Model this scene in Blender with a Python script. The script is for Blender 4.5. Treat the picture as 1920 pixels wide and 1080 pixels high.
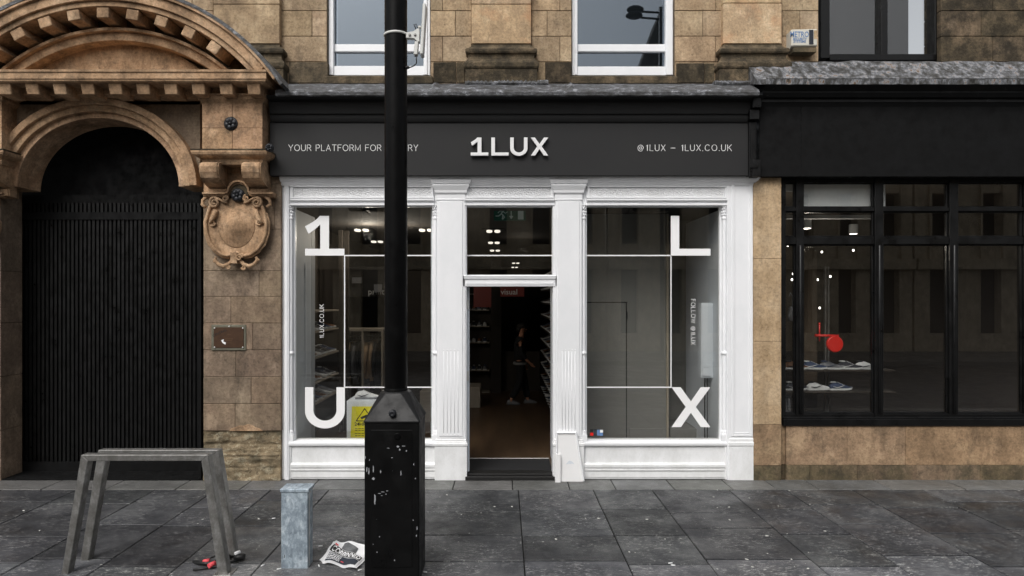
import bpy, bmesh, math, random
from mathutils import Vector, Matrix, noise
R = math.radians
random.seed(7)
S = bpy.context.scene
COL = S.collection
for o in list(bpy.data.objects): bpy.data.objects.remove(o)

# ------------------------------------------------------------------ camera
F = 1200.0; SC = 165.0; D = F / SC; H = 2.06; VX = 944.0; HZ = 560.0
cam = bpy.data.cameras.new('camera'); co = bpy.data.objects.new('camera', cam); COL.objects.link(co)
co.location = (0, -D, H); co.rotation_euler = (R(90), 0, 0)
cam.lens = 36 * F / 1920; cam.sensor_width = 36
cam.shift_x = (960 - VX) / 1920; cam.shift_y = (HZ - 540) / 1920
cam.clip_end = 500
S.camera = co
S.render.resolution_x = 1024; S.render.resolution_y = 576
# ------------------------------------------------------------------ sky, sun, exposure (overcast)
W = bpy.data.worlds.new("World"); S.world = W; W.use_nodes = True
nt = W.node_tree; bg = nt.nodes['Background']
sky = nt.nodes.new('ShaderNodeTexSky'); sky.sky_type = 'NISHITA'; sky.sun_disc = False
sky.sun_elevation = R(48); sky.sun_rotation = R(205); sky.air_density = 1.0; sky.dust_density = 5.0; sky.ozone_density = 1.0
hs = nt.nodes.new('ShaderNodeHueSaturation'); hs.inputs['Saturation'].default_value = 0.22
nt.links.new(sky.outputs[0], hs.inputs['Color']); nt.links.new(hs.outputs[0], bg.inputs[0])
bg.inputs[1].default_value = 0.14
sl = bpy.data.lights.new('sun', 'SUN'); sl.energy = 0.8; sl.angle = R(25); sl.color = (1, .97, .93)
so = bpy.data.objects.new('sun', sl); COL.objects.link(so)
def aim_sun(el, az):    # az measured so that light comes from the camera's side of the street
    d = Vector((math.sin(az) * math.cos(el), -math.cos(az) * math.cos(el), math.sin(el)))
    so.rotation_euler = d.to_track_quat('Z', 'Y').to_euler()
aim_sun(R(48), R(-25))
S.view_settings.view_transform = 'Standard'; S.view_settings.look = 'None'
S.view_settings.exposure = 0.32; S.view_settings.gamma = 1.0
try: S.view_settings.use_curve_mapping = False
except Exception: pass
S.cycles.max_bounces = 8; S.cycles.transparent_max_bounces = 16

# ------------------------------------------------------------------ photo measures -> metres
def X(px, y=0.0): return (px - VX) * (D + y) / F
def Z(py, y=0.0): return H - (py - HZ) * (D + y) / F
def GY(py): return H * F / (py - HZ) - D            # depth of a pavement point

# ------------------------------------------------------------------ helpers
def lin(c):
    c = c / 255.0
    return c / 12.92 if c <= .04045 else ((c + .055) / 1.055) ** 2.4
def rgb(r, g, b): return (lin(r), lin(g), lin(b), 1)

class MB:
    def __init__(s): s.v = []; s.f = []; s.t = []; s.m = []; s.sm = []
    def add(s, vs, fs, tint=None, mat=0, smooth=False):
        n = len(s.v); s.v += [tuple(v) for v in vs]
        for f in fs:
            s.f.append([n + i for i in f]); s.t.append(tint); s.m.append(mat); s.sm.append(smooth)
    def box(s, x0, x1, y0, y1, z0, z1, tint=None, mat=0):
        if x0 > x1: x0, x1 = x1, x0
        if y0 > y1: y0, y1 = y1, y0
        if z0 > z1: z0, z1 = z1, z0
        s.add([(x0,y0,z0),(x1,y0,z0),(x1,y1,z0),(x0,y1,z0),(x0,y0,z1),(x1,y0,z1),(x1,y1,z1),(x0,y1,z1)],
              [(0,3,2,1),(4,5,6,7),(0,1,5,4),(1,2,6,5),(2,3,7,6),(3,0,4,7)], tint, mat)
    def hexa(s, lo, hi, tint=None, mat=0):           # two quads (lists of 4 pts), CCW seen from hi side
        s.add(list(lo) + list(hi), [(0,3,2,1),(4,5,6,7),(0,1,5,4),(1,2,6,5),(2,3,7,6),(3,0,4,7)], tint, mat)
    def prism(s, pts, y0, y1, tint=None, mat=0):     # polygon in XZ extruded in y (y0 = front)
        n = len(pts); a = sum(pts[i][0]*pts[(i+1)%n][1]-pts[(i+1)%n][0]*pts[i][1] for i in range(n))
        if a < 0: pts = pts[::-1]
        vs = [(x, y0, z) for x, z in pts] + [(x, y1, z) for x, z in pts]
        fs = [tuple(range(n)), tuple(range(2*n-1, n-1, -1))] + [(i, i+n, (i+1)%n+n, (i+1)%n) for i in range(n)]
        s.add(vs, fs, tint, mat)
    def loft(s, rings, tint=None, mat=0, cap=True, closed=True, smooth=False):
        n = len(rings[0]); vs = [p for r in rings for p in r]; fs = []
        for k in range(len(rings)-1):
            for i in range(n if closed else n-1):
                j = (i+1) % n
                fs.append((k*n+i, k*n+j, (k+1)*n+j, (k+1)*n+i))
        s.add(vs, fs, tint, mat, smooth)
        if cap and closed:
            b = len(s.v) - len(vs)
            for f in (list(range(n))[::-1], [(len(rings)-1)*n+i for i in range(n)]):
                s.f.append([b+i for i in f]); s.t.append(tint); s.m.append(mat); s.sm.append(False)
    def tube(s, pts, r, n=8, tint=None, mat=0, smooth=True, sq=1.0):
        pts = [Vector(p) for p in pts]; rings = []; up = None
        rr = r if isinstance(r, (list, tuple)) else [r]*len(pts)
        for i, p in enumerate(pts):
            t = (pts[min(i+1, len(pts)-1)] - pts[max(i-1, 0)]).normalized()
            if up is None:
                up = Vector((0,0,1)) if abs(t.z) < .9 else Vector((1,0,0))
            a = t.cross(up).normalized(); b = a.cross(t).normalized(); up = b
            rings.append([p + (a*math.cos(2*math.pi*k/n) + b*math.sin(2*math.pi*k/n)*sq)*rr[i] for k in range(n)])
        s.loft(rings, tint, mat, True, True, smooth)
    def lathe(s, c, prof, n=20, tint=None, mat=0, smooth=True, axis='z', k=(1,1)):  # prof [(r, h)]
        rings = []; pf = [prof[0]]
        for (r0, h0), (r1, h1) in zip(prof[:-1], prof[1:]):     # hold the shading of long straight runs
            L = abs(h1-h0)
            if L > .12:
                for e in (.003, .02, L-.02, L-.003): pf.append((r0+(r1-r0)*e/L, h0+(h1-h0)*e/L))
            pf.append((r1, h1))
        for r, h in pf:
            ring = []
            for i in range(n):
                a = 2*math.pi*i/n; u, w = r*math.cos(a)*k[0], r*math.sin(a)*k[1]
                if axis == 'z': ring.append((c[0]+u, c[1]+w, c[2]+h))
                elif axis == 'y': ring.append((c[0]+u, c[1]+h, c[2]-w))
                else: ring.append((c[0]+h, c[1]+u, c[2]+w))
            rings.append(ring)
        s.loft(rings, tint, mat, True, True, smooth)
    def ball(s, c, rx, ry, rz, n=14, m=8, tint=None, mat=0):
        rings = []
        for j in range(m+1):
            a = -math.pi/2 + math.pi*j/m; cr = max(math.cos(a), .02)
            rings.append([(c[0]+rx*cr*math.cos(2*math.pi*i/n), c[1]+ry*cr*math.sin(2*math.pi*i/n), c[2]+rz*math.sin(a)) for i in range(n)])
        s.loft(rings, tint, mat, True, True, True)
    def stack(s, x0, x1, yf, yb, layers, tint=None, mat=0, left=True, right=True):
        # mitred moulding round three sides of a block; layers = [(z, projection)] from low to high
        rings = []
        for z, p in sorted(layers, key=lambda q: q[0]):
            a = x0 - (p if left else 0); b = x1 + (p if right else 0)
            rings.append([(a, yf-p, z), (b, yf-p, z), (b, yb, z), (a, yb, z)])
        s.loft(rings, tint, mat)
    def ribbon(s, pts, w, fr, th=.002, tint=None, mat=0):   # pts in 2-D, fr maps (u,v,depth)->xyz
        n = len(pts); L = []; Rr = []
        for i in range(n):
            a = Vector(pts[max(i-1,0)]); b = Vector(pts[min(i+1,n-1)]); p = Vector(pts[i])
            t = (b-a)
            if t.length < 1e-9: t = Vector((1,0))
            t.normalize(); nn = Vector((-t.y, t.x)); sc = 1
            if 0 < i < n-1:
                t1 = (p-a).normalized(); c = max(.5, abs(t1.dot(t))); sc = 1/c
            e = t*(w*.5 if i == n-1 else (-w*.5 if i == 0 else 0))*.9
            L.append(p+nn*w/2*sc+e); Rr.append(p-nn*w/2*sc+e)
        for i in range(n-1):
            q = [L[i], Rr[i], Rr[i+1], L[i+1]]
            s.add([fr(a.x,a.y,0) for a in q] + [fr(a.x,a.y,th) for a in q],
                  [(0,1,2,3),(7,6,5,4),(0,4,5,1),(1,5,6,2),(2,6,7,3),(3,7,4,0)], tint, mat)
    def build(s, name, mats, parent=None, bevel=0, local=False, seg=1, link=True):
        me = bpy.data.meshes.new(name)
        off = Vector((0,0,0))
        if parent and not local:
            p = parent
            while p: off += p.location; p = p.parent
        me.from_pydata([tuple(Vector(v)-off) for v in s.v], [], s.f)
        if not isinstance(mats, (list, tuple)): mats = [mats]
        for m in mats: me.materials.append(m)
        ca = me.color_attributes.new('tint', 'FLOAT_COLOR', 'CORNER')
        for p in me.polygons:
            t = s.t[p.index]; t = (1,1,1,1) if t is None else ((t,t,t,1) if isinstance(t,(int,float)) else (t[0],t[1],t[2],1))
            for li in p.loop_indices: ca.data[li].color = t
            p.material_index = s.m[p.index]; p.use_smooth = s.sm[p.index]
        me.update()
        o = bpy.data.objects.new(name, me); COL.objects.link(o)
        if parent: o.parent = parent
        if bevel:
            b = o.modifiers.new('bevel', 'BEVEL'); b.width = bevel; b.segments = seg; b.limit_method = 'ANGLE'; b.angle_limit = R(35)
        return o

def tag(o, label=None, cat=None, group=None, kind=None):
    if label: o['label'] = label
    if cat: o['category'] = cat
    if group: o['group'] = group
    if kind: o['kind'] = kind
    return o
def thing(name, label, cat, loc=(0,0,0), group=None, rz=0):
    o = bpy.data.objects.new(name, None); COL.objects.link(o); o.empty_display_size = .1
    o.location = loc; o.rotation_euler = (0,0,rz)
    return tag(o, label, cat, group)
def kids(o): return [c for c in bpy.data.objects if c.parent == o]
def copy_tree(o, parent=None):
    c = o.copy(); COL.objects.link(c); c.parent = parent
    for ch in kids(o): copy_tree(ch, c)
    return c

# ------------------------------------------------------------------ materials
class NB:
    def __init__(s, name):
        s.m = bpy.data.materials.new(name); s.m.use_nodes = True; s.t = s.m.node_tree
        s.b = s.t.nodes['Principled BSDF']; s.tc = s.n('ShaderNodeTexCoord')
    def n(s, k, **kw):
        x = s.t.nodes.new(k)
        for a, v in kw.items(): setattr(x, a, v)
        return x
    def l(s, a, b): s.t.links.new(a, b)
    def noise(s, scale, detail=4, rough=.6, sx=(1,1,1), seed=0):
        mp = s.n('ShaderNodeMapping'); mp.inputs['Scale'].default_value = sx; mp.inputs['Location'].default_value = (seed*3.1, seed*1.7, seed*2.3)
        s.l(s.tc.outputs['Object'], mp.inputs[0])
        x = s.n('ShaderNodeTexNoise'); x.inputs['Scale'].default_value = scale; x.inputs['Detail'].default_value = detail; x.inputs['Roughness'].default_value = rough
        s.l(mp.outputs[0], x.inputs['Vector']); return x.outputs['Fac']
    def ramp(s, fac, stops):
        r = s.n('ShaderNodeValToRGB'); e = r.color_ramp.elements
        while len(e) > 1: e.remove(e[-1])
        e[0].position = stops[0][0]; e[0].color = stops[0][1]
        for p, c in stops[1:]:
            q = e.new(p); q.color = c
        s.l(fac, r.inputs[0]); return r.outputs[0]
    def mix(s, fac, a, b, mode='MIX'):
        x = s.n('ShaderNodeMix', data_type='RGBA', blend_type=mode)
        for sock, v in ((x.inputs[0], fac), (x.inputs[6], a), (x.inputs[7], b)):
            if hasattr(v, 'links') or hasattr(v, 'is_output'): s.l(v, sock)
            else: sock.default_value = v
        return x.outputs[2]
    def math(s, op, a, b=0.0):
        x = s.n('ShaderNodeMath', operation=op)
        for sock, v in ((x.inputs[0], a), (x.inputs[1], b)):
            if hasattr(v, 'is_output'): s.l(v, sock)
            else: sock.default_value = v
        return x.outputs[0]
    def tint(s, col):
        a = s.n('ShaderNodeAttribute', attribute_name='tint')
        return s.mix(1.0, col, a.outputs['Color'], 'MULTIPLY')
    def out(s, col, rough=.7, bump=None, bstr=.3, bdist=.01, metal=0, spec=.5):
        if hasattr(col, 'is_output'): s.l(col, s.b.inputs['Base Color'])
        else: s.b.inputs['Base Color'].default_value = col
        if hasattr(rough, 'is_output'): s.l(rough, s.b.inputs['Roughness'])
        else: s.b.inputs['Roughness'].default_value = rough
        s.b.inputs['Metallic'].default_value = metal
        s.b.inputs['Specular IOR Level'].default_value = spec
        if bump is not None:
            bp = s.n('ShaderNodeBump'); bp.inputs['Strength'].default_value = bstr; bp.inputs['Distance'].default_value = bdist
            s.l(bump, bp.inputs['Height']); s.l(bp.outputs[0], s.b.inputs['Normal'])
        return s.m
G = lambda v: (v, v, v, 1)
def stone(name, a, b, c, stain=0.0, staincol=(.03,.028,.022,1), seed=0, bst=.5, orange=None):
    n = NB(name)
    big = n.ramp(n.noise(2.2, 6, .7, seed=seed), [(.34, a), (.5, b), (.64, c)])
    fine = n.ramp(n.noise(38, 6, .75, seed=seed+1), [(.3, G(.58)), (.52, G(1.0)), (.75, G(1.25))])
    col = n.mix(1, big, fine, 'MULTIPLY')
    streak = n.ramp(n.noise(5, 5, .6, (1.6, 1.6, .25), seed+2), [(.35, G(.68)), (.6, G(1.05))])
    col = n.mix(.6, col, n.mix(1, col, streak, 'MULTIPLY'))
    bed = n.ramp(n.noise(9, 3, .5, (.5, .5, 5), seed+5), [(.3, G(.86)), (.65, G(1.06))])
    col = n.mix(.3, col, n.mix(1, col, bed, 'MULTIPLY'))
    pale = n.ramp(n.noise(4.5, 7, .75, (1,1,.7), seed+11), [(.55, G(0)), (.68, G(.45))])
    col = n.mix(pale, col, tuple(min(1, q*1.35+.03) for q in c[:3])+(1,))
    if stain > .035: soot = n.ramp(n.noise(3.1, 7, .8, (1.4,1.4,.55), seed+12), [(.56, G(0)), (.70, G(.5))])
    if stain > .035: col = n.mix(soot, col, (.045,.038,.03,1))
    if orange:
        f = n.ramp(n.noise(2.2, 4, .6, seed=seed+9), [(.52, G(0)), (.68, G(.7))])
        col = n.mix(f, col, orange)
    pit = n.ramp(n.noise(16, 3, .5, seed=seed+6), [(.70, G(0)), (.76, G(.45))])
    col = n.mix(pit, col, (.06,.045,.03,1))
    if stain:
        f = n.ramp(n.noise(6, 7, .75, seed=seed+3), [(.62-stain*.45, G(0)), (.80-stain*.4, G(min(1, stain+.25)))])
        col = n.mix(f, col, staincol)
    hsv = n.n('ShaderNodeHueSaturation'); hsv.inputs['Saturation'].default_value = .96; hsv.inputs['Value'].default_value = 1.06; n.l(col, hsv.inputs['Color']); col = hsv.outputs[0]
    col = n.tint(col)
    bp = n.math('ADD', n.noise(38, 6, .75, seed=seed+1), n.noise(7, 4, .6, seed=seed+4))
    return n.out(col, .92, bp, bst, .012, spec=.25)
M = {}
M['ashlar'] = stone('ashlar_stone', rgb(132,112,90), rgb(164,141,112), rgb(184,162,132), .08, seed=1)
M['ashlar_orange'] = stone('warm_ashlar_stone', rgb(160,136,108), rgb(186,158,124), rgb(206,182,148), .06, seed=5, orange=rgb(186,136,96))
M['pier'] = stone('brown_pier_stone', rgb(108,94,78), rgb(130,112,94), rgb(148,130,108), .1, seed=2)
M['portal'] = stone('carved_portal_stone', rgb(136,110,84), rgb(178,144,110), rgb(200,168,134), .3, seed=3)
M['dirty'] = stone('blackened_stone', rgb(72,64,50), rgb(100,88,69), rgb(130,112,88), .52, seed=4, bst=.9, staincol=(.02,.018,.013,1))
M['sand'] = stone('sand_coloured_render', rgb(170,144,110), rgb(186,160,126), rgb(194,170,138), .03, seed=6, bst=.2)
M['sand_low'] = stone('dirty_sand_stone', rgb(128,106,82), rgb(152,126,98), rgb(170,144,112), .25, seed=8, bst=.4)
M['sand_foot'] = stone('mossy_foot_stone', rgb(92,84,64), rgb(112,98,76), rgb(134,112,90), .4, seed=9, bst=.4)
M['mortar'] = NB('mortar').out(rgb(92,80,64), .95)
def rough_foot():
    n = NB('spalled_weathered_stone')
    f = n.noise(9, 10, .8, (1,1,1.15), 3)
    col = n.ramp(f, [(.30, rgb(52,46,38)), (.40, rgb(112,98,78)), (.46, rgb(176,160,132)), (.52, rgb(138,118,90)), (.58, rgb(206,194,166)), (.66, rgb(118,106,86))])
    col = n.mix(n.ramp(n.noise(3.2, 5, .6, seed=7), [(.45, G(0)), (.62, G(.75))]), col, rgb(70,68,56))
    return n.out(n.tint(col), .95, f, 1.0, .05, spec=.2)
M['spall'] = rough_foot()
def lead():
    n = NB('weathered_lead')
    f = n.noise(15, 8, .8, (.7, 1, 1.3), 1)
    col = n.ramp(f, [(.32, rgb(28,27,26)), (.45, rgb(66,66,66)), (.56, rgb(96,98,102)), (.63, rgb(176,178,184)), (.68, rgb(84,84,86))])
    return n.out(n.tint(col), .6, f, .7, .02, spec=.5)
M['lead'] = lead()
def leadstain():
    n = NB('stained_lead_flashing')
    f = n.noise(13, 7, .75, (1, 1, .5), 5)
    col = n.ramp(f, [(.36, rgb(34,32,29)), (.46, rgb(70,69,67)), (.54, rgb(104,106,110)), (.58, rgb(150,152,156)), (.62, rgb(116,90,62)), (.68, rgb(56,53,48))])
    return n.out(col, .55, f, .6, .02)
M['leadstain'] = leadstain()
def white_paint():
    n = NB('white_gloss_paint')
    d = n.ramp(n.noise(3, 6, .7, (1,1,.5), 1), [(.3, rgb(232,234,236)), (.6, rgb(240,241,243))])
    d = n.mix(n.ramp(n.noise(30, 6, .8, seed=4), [(.66, G(0)), (.74, G(.18))]), d, rgb(150,148,140))
    return n.out(n.tint(d), .38, n.noise(60, 3, .5), .06, .004)
M['white'] = white_paint()
M['white_low'] = white_paint(); 
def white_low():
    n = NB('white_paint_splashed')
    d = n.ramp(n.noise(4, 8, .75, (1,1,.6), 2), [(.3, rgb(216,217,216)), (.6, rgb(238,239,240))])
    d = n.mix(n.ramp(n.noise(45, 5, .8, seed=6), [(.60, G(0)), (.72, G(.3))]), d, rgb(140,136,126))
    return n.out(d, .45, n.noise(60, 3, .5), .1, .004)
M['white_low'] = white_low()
M['groove'] = NB('dusty_blue_groove_paint').out(rgb(128,140,158), .6)
def charcoal():
    n = NB('charcoal_fascia_paint')
    d = n.ramp(n.noise(2, 4, .5), [(.3, rgb(41,41,42)), (.7, rgb(44,44,44))])
    return n.out(n.tint(d), .62, n.noise(90, 2, .5), .03, .002, spec=.25)
M['charcoal'] = charcoal()
def black(name, v=.008, rough=.3, chips=0.0, sp=.3):
    n = NB(name)
    col = n.ramp(n.noise(6, 4, .6), [(.3, G(v*.8)), (.7, (v*1.25, v*1.28, v*1.35, 1))])
    if chips:
        m = n.ramp(n.noise(13, 2, .5, (1.6, 1.6, .7), 11), [(.80, G(0)), (.807, G(1))])
        m2 = n.ramp(n.noise(42, 2, .5, (1.2, 1.2, .7), 4), [(.80, G(0)), (.805, G(1))])
        mm = n.mix(1, m, m2, 'ADD')
        col = n.mix(mm, col, rgb(150,152,155))
    r = n.ramp(n.noise(9, 5, .6, seed=3), [(.3, G(rough*.7)), (.7, G(min(1, rough*1.7)))])
    return n.out(n.tint(col), r, n.noise(70, 4, .6), .12, .004, spec=sp)
M['black_post'] = black('black_gloss_paint', .0025, .34, 0, .1)
M['black_base'] = black('chipped_black_paint', .003, .35, 1, .18)
M['black_frame'] = black('black_joinery_paint', .004, .34, 0, .3)
M['black_dull'] = black('dull_black', .005, .6, 0, .15)
def galv():
    n = NB('galvanised_steel')
    v = n.n('ShaderNodeTexVoronoi'); v.inputs['Scale'].default_value = 34
    mp = n.n('ShaderNodeMapping'); mp.inputs['Rotation'].default_value = (0, .7, 0); mp.inputs['Scale'].default_value = (1.6, 1, .7)
    n.l(n.tc.outputs['Object'], mp.inputs[0]); n.l(mp.outputs[0], v.inputs['Vector'])
    sp = n.n('ShaderNodeSeparateColor'); n.l(v.outputs['Color'], sp.inputs[0])
    f = n.math('ADD', n.math('MULTIPLY', sp.outputs[0], .14), n.math('MULTIPLY', n.noise(11, 7, .72, (1.2,1,.9)), 1.0))
    col = n.ramp(f, [(.38, rgb(122,134,144)), (.55, rgb(154,168,180)), (.66, rgb(184,198,208)), (.76, rgb(216,224,230))])
    rust = n.ramp(n.noise(18, 5, .7, seed=8), [(.66, G(0)), (.72, G(.6))])
    col = n.mix(rust, col, rgb(84,76,68))
    return n.out(col, .5, n.noise(30, 3, .5), .1, .004, metal=.35)
M['galv'] = galv()
def brushed():
    n = NB('brushed_dirty_steel')
    f = n.noise(11, 7, .75, (1.2, 1.2, .8), 2)
    col = n.ramp(f, [(.3, rgb(104,102,98)), (.5, rgb(132,131,128)), (.7, rgb(170,170,168))])
    return n.out(col, .38, n.noise(120, 3, .5, (1,1,.1)), .1, .003, metal=.6)
M['steel'] = brushed()
def flags(name, a, b, c, fleck=.6):
    n = NB(name)
    big = n.ramp(n.noise(1.3, 6, .7), [(.32, a), (.5, b), (.66, c)])
    fine = n.noise(24, 8, .85, (1, 2.4, 1), 2)
    fl = n.ramp(fine, [(.53, G(0)), (.62, G(fleck))])
    patch = n.ramp(n.noise(2.6, 3, .5, seed=5), [(.40, G(.2)), (.56, G(1))])
    col = n.mix(n.mix(1, fl, patch, 'MULTIPLY'), big, rgb(150,150,148))
    gr = n.ramp(n.noise(150, 4, .7, seed=1), [(.3, G(.62)), (.62, G(1.12))])
    col = n.mix(1, col, gr, 'MULTIPLY')
    sp = n.ramp(n.noise(26, 1, .4, (1, 1.4, 1), 9), [(.79, G(0)), (.80, G(.7))])
    col = n.mix(sp, col, rgb(176,176,170))
    col = n.tint(col)
    r = n.ramp(n.noise(3, 4, .6, seed=3), [(.35, G(.30)), (.65, G(.78))])
    return n.out(col, r, n.math('ADD', fine, n.noise(150, 4, .7, seed=1)), .5, .006, spec=.4)
M['flag'] = flags('dark_paving_stone', rgb(40,41,43), rgb(56,57,60), rgb(86,87,88), 1.0)
M['flag_pale'] = flags('pale_granite_paving', rgb(84,84,82), rgb(100,100,98), rgb(116,116,114), .6)
M['joint'] = NB('paving_joint_grit').out(rgb(10,10,10), .98)
M['asphalt'] = flags('road_asphalt', rgb(50,50,52), rgb(58,58,60), rgb(66,66,68), .2)
def plain(name, col, rough=.6, metal=0, var=.12, scale=8, spec=.5, bump=.05):
    n = NB(name)
    f = n.ramp(n.noise(scale, 5, .65), [(.3, G(1-var)), (.7, G(1+var))])
    return n.out(n.tint(n.mix(1, col, f, 'MULTIPLY')), rough, n.noise(60, 3, .5), bump, .004, metal, spec)
M['letter'] = plain('white_vinyl', G(.88), .5, var=.01)
M['letter_raised'] = plain('white_acrylic', G(.86), .3, var=.01)
M['iron'] = plain('dark_cast_iron', rgb(40,42,46), .45, .3, .3, 20)
M['bronze'] = plain('brown_bronze', rgb(74,52,36), .5, .35, .25, 14)
M['bronze_rim'] = plain('grey_plaque_rim', rgb(112,110,96), .5, .4, .2, 20)
M['bronze_text'] = plain('worn_plaque_relief', rgb(92,68,48), .5, .35, .2, 20)
M['plastic'] = plain('pale_plastic', rgb(206,206,202), .4, 0, .04)
M['cream'] = plain('cream_alarm_plastic', rgb(206,202,190), .45, 0, .06, 5)
M['blue_ink'] = plain('faded_blue_ink', rgb(96,130,176), .6, 0, .05)
M['dark_strip'] = plain('dark_strobe_lens', rgb(24,28,40), .2, 0, .05)
M['cable'] = plain('black_cable', G(.01), .5)
M['int_dark'] = plain('dark_shop_wall', rgb(56,50,44), .8, 0, .15, 2)
M['int_black'] = plain('black_shop_fitting', rgb(18,17,16), .6, 0, .1, 2)
M['int_grey'] = plain('grey_partition_paint', rgb(126,126,122), .75, 0, .03, 2)
M['int_reveal'] = plain('pale_reveal_paint', rgb(214,220,226), .6, 0, .03, 2)
M['ceiling'] = plain('dark_ceiling', rgb(52,48,44), .9, 0, .1, 2)
def wood_floor():
    n = NB('brown_laminate_floor')
    f = n.noise(6, 5, .6, (1, .15, 1))
    col = n.ramp(f, [(.3, rgb(60,46,34)), (.7, rgb(88,70,52))])
    return n.out(n.tint(col), .4, f, .05, .003, spec=.4)
M['floor'] = wood_floor()
M['oak'] = plain('pale_shelf_board', rgb(150,142,130), .5, 0, .1, 5)
M['mat_black'] = plain('black_entrance_matting', rgb(20,20,22), .95, 0, .25, 60)
M['yellow'] = plain('yellow_sign_vinyl', rgb(222,212,40), .5, 0, .03)
M['ink'] = plain('black_ink', G(.012), .6)
M['red'] = plain('red_enamel', rgb(214,36,30), .35, 0, .05)
M['redposter'] = plain('dark_red_poster', rgb(110,34,26), .5, 0, .08)
M['exit'] = None

M['paper'] = plain('newsprint', rgb(236,237,238), .8, 0, .04, 12)
M['navy'] = plain('slate_newsprint_block', rgb(44,50,60), .8, 0, .15, 30)
M['greyphoto'] = plain('grey_newsprint_photo', rgb(96,98,100), .8, 0, .5, 18)
M['pinkgrip'] = plain('pink_rubber', rgb(226,84,92), .6, 0, .1)
M['skin'] = plain('skin', rgb(176,126,100), .6, 0, .05)
M['hair'] = plain('dark_hair', rgb(22,18,15), .7, 0, .2, 40)
M['jacket'] = plain('black_jacket_cloth', rgb(26,26,28), .9, 0, .15, 10)
M['trouser'] = plain('black_trouser_cloth', rgb(20,20,22), .9, 0, .15, 10)
M['tee'] = plain('white_tee_hem', rgb(120,120,120), .8, 0, .05)
M['gum'] = plain('trodden_gum', rgb(200,200,194), .8, 0, .1, 30)
M['blind'] = plain('white_roller_blind', rgb(206,210,212), .7, 0, .04, 3)
M['far_wall'] = stone('far_sandstone', rgb(170,154,130), rgb(196,180,152), rgb(214,198,170), .1, seed=12)
M['far_roof'] = plain('far_slate', rgb(46,48,52), .8, 0, .15, 4)
M['far_dark'] = plain('far_sooty_stone', rgb(72,68,62), .9, 0, .2, 2)
def emis(name, col, st):
    n = NB(name); n.b.inputs['Emission Color'].default_value = col; n.b.inputs['Emission Strength'].default_value = st
    return n.out(col, .5)
M['exit'] = emis('dim_lit_exit_panel', rgb(14,62,50), .10); M['exit_white'] = emis('dim_lit_exit_symbol', rgb(160,172,168), .07)
M['lamp'] = emis('lit_ceiling_diffuser', (1, .93, .82, 1), 1.0)
M['lamp_hot'] = emis('lit_spot', (1, .95, .88, 1), 4.0)
def glass(name, ior=1.5, tintc=(.86,.88,.88,1), lo=0.0, gloss=(1,1,1,1)):
    m = bpy.data.materials.new(name); m.use_nodes = True; t = m.node_tree; t.nodes.clear()
    o = t.nodes.new('ShaderNodeOutputMaterial'); mx = t.nodes.new('ShaderNodeMixShader')
    tr = t.nodes.new('ShaderNodeBsdfTransparent'); tr.inputs[0].default_value = tintc
    gl = t.nodes.new('ShaderNodeBsdfGlossy'); gl.inputs['Roughness'].default_value = .0; gl.inputs[0].default_value = gloss
    fr = t.nodes.new('ShaderNodeFresnel'); fr.inputs[0].default_value = ior
    ad = t.nodes.new('ShaderNodeMath'); ad.operation = 'MULTIPLY_ADD'; ad.inputs[1].default_value = 1.0; ad.inputs[2].default_value = lo
    tc = t.nodes.new('ShaderNodeTexCoord'); nz = t.nodes.new('ShaderNodeTexNoise'); nz.inputs['Scale'].default_value = .9; nz.inputs['Detail'].default_value = 1
    bp = t.nodes.new('ShaderNodeBump'); bp.inputs['Strength'].default_value = .05; bp.inputs['Distance'].default_value = .01
    t.links.new(tc.outputs['Object'], nz.inputs['Vector']); t.links.new(nz.outputs[0], bp.inputs['Height']); t.links.new(bp.outputs[0], gl.inputs['Normal'])
    ge = t.nodes.new('ShaderNodeNewGeometry'); io = t.nodes.new('ShaderNodeMix'); io.data_type = 'FLOAT'
    io.inputs[2].default_value = ior; io.inputs[3].default_value = 1/ior
    t.links.new(ge.outputs['Backfacing'], io.inputs[0]); t.links.new(io.outputs[0], fr.inputs[0])
    t.links.new(fr.outputs[0], ad.inputs[0]); t.links.new(ad.outputs[0], mx.inputs[0])
    t.links.new(tr.outputs[0], mx.inputs[1]); t.links.new(gl.outputs[0], mx.inputs[2]); t.links.new(mx.outputs[0], o.inputs[0])
    return m
M['glass'] = glass('shop_glass', 1.62, (.93,.93,.92,1), 0.0)
M['upper_glass'] = glass('upper_window_glass', 1.5, (.5,.53,.56,1), .12, (.62,.70,.78,1))

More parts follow.
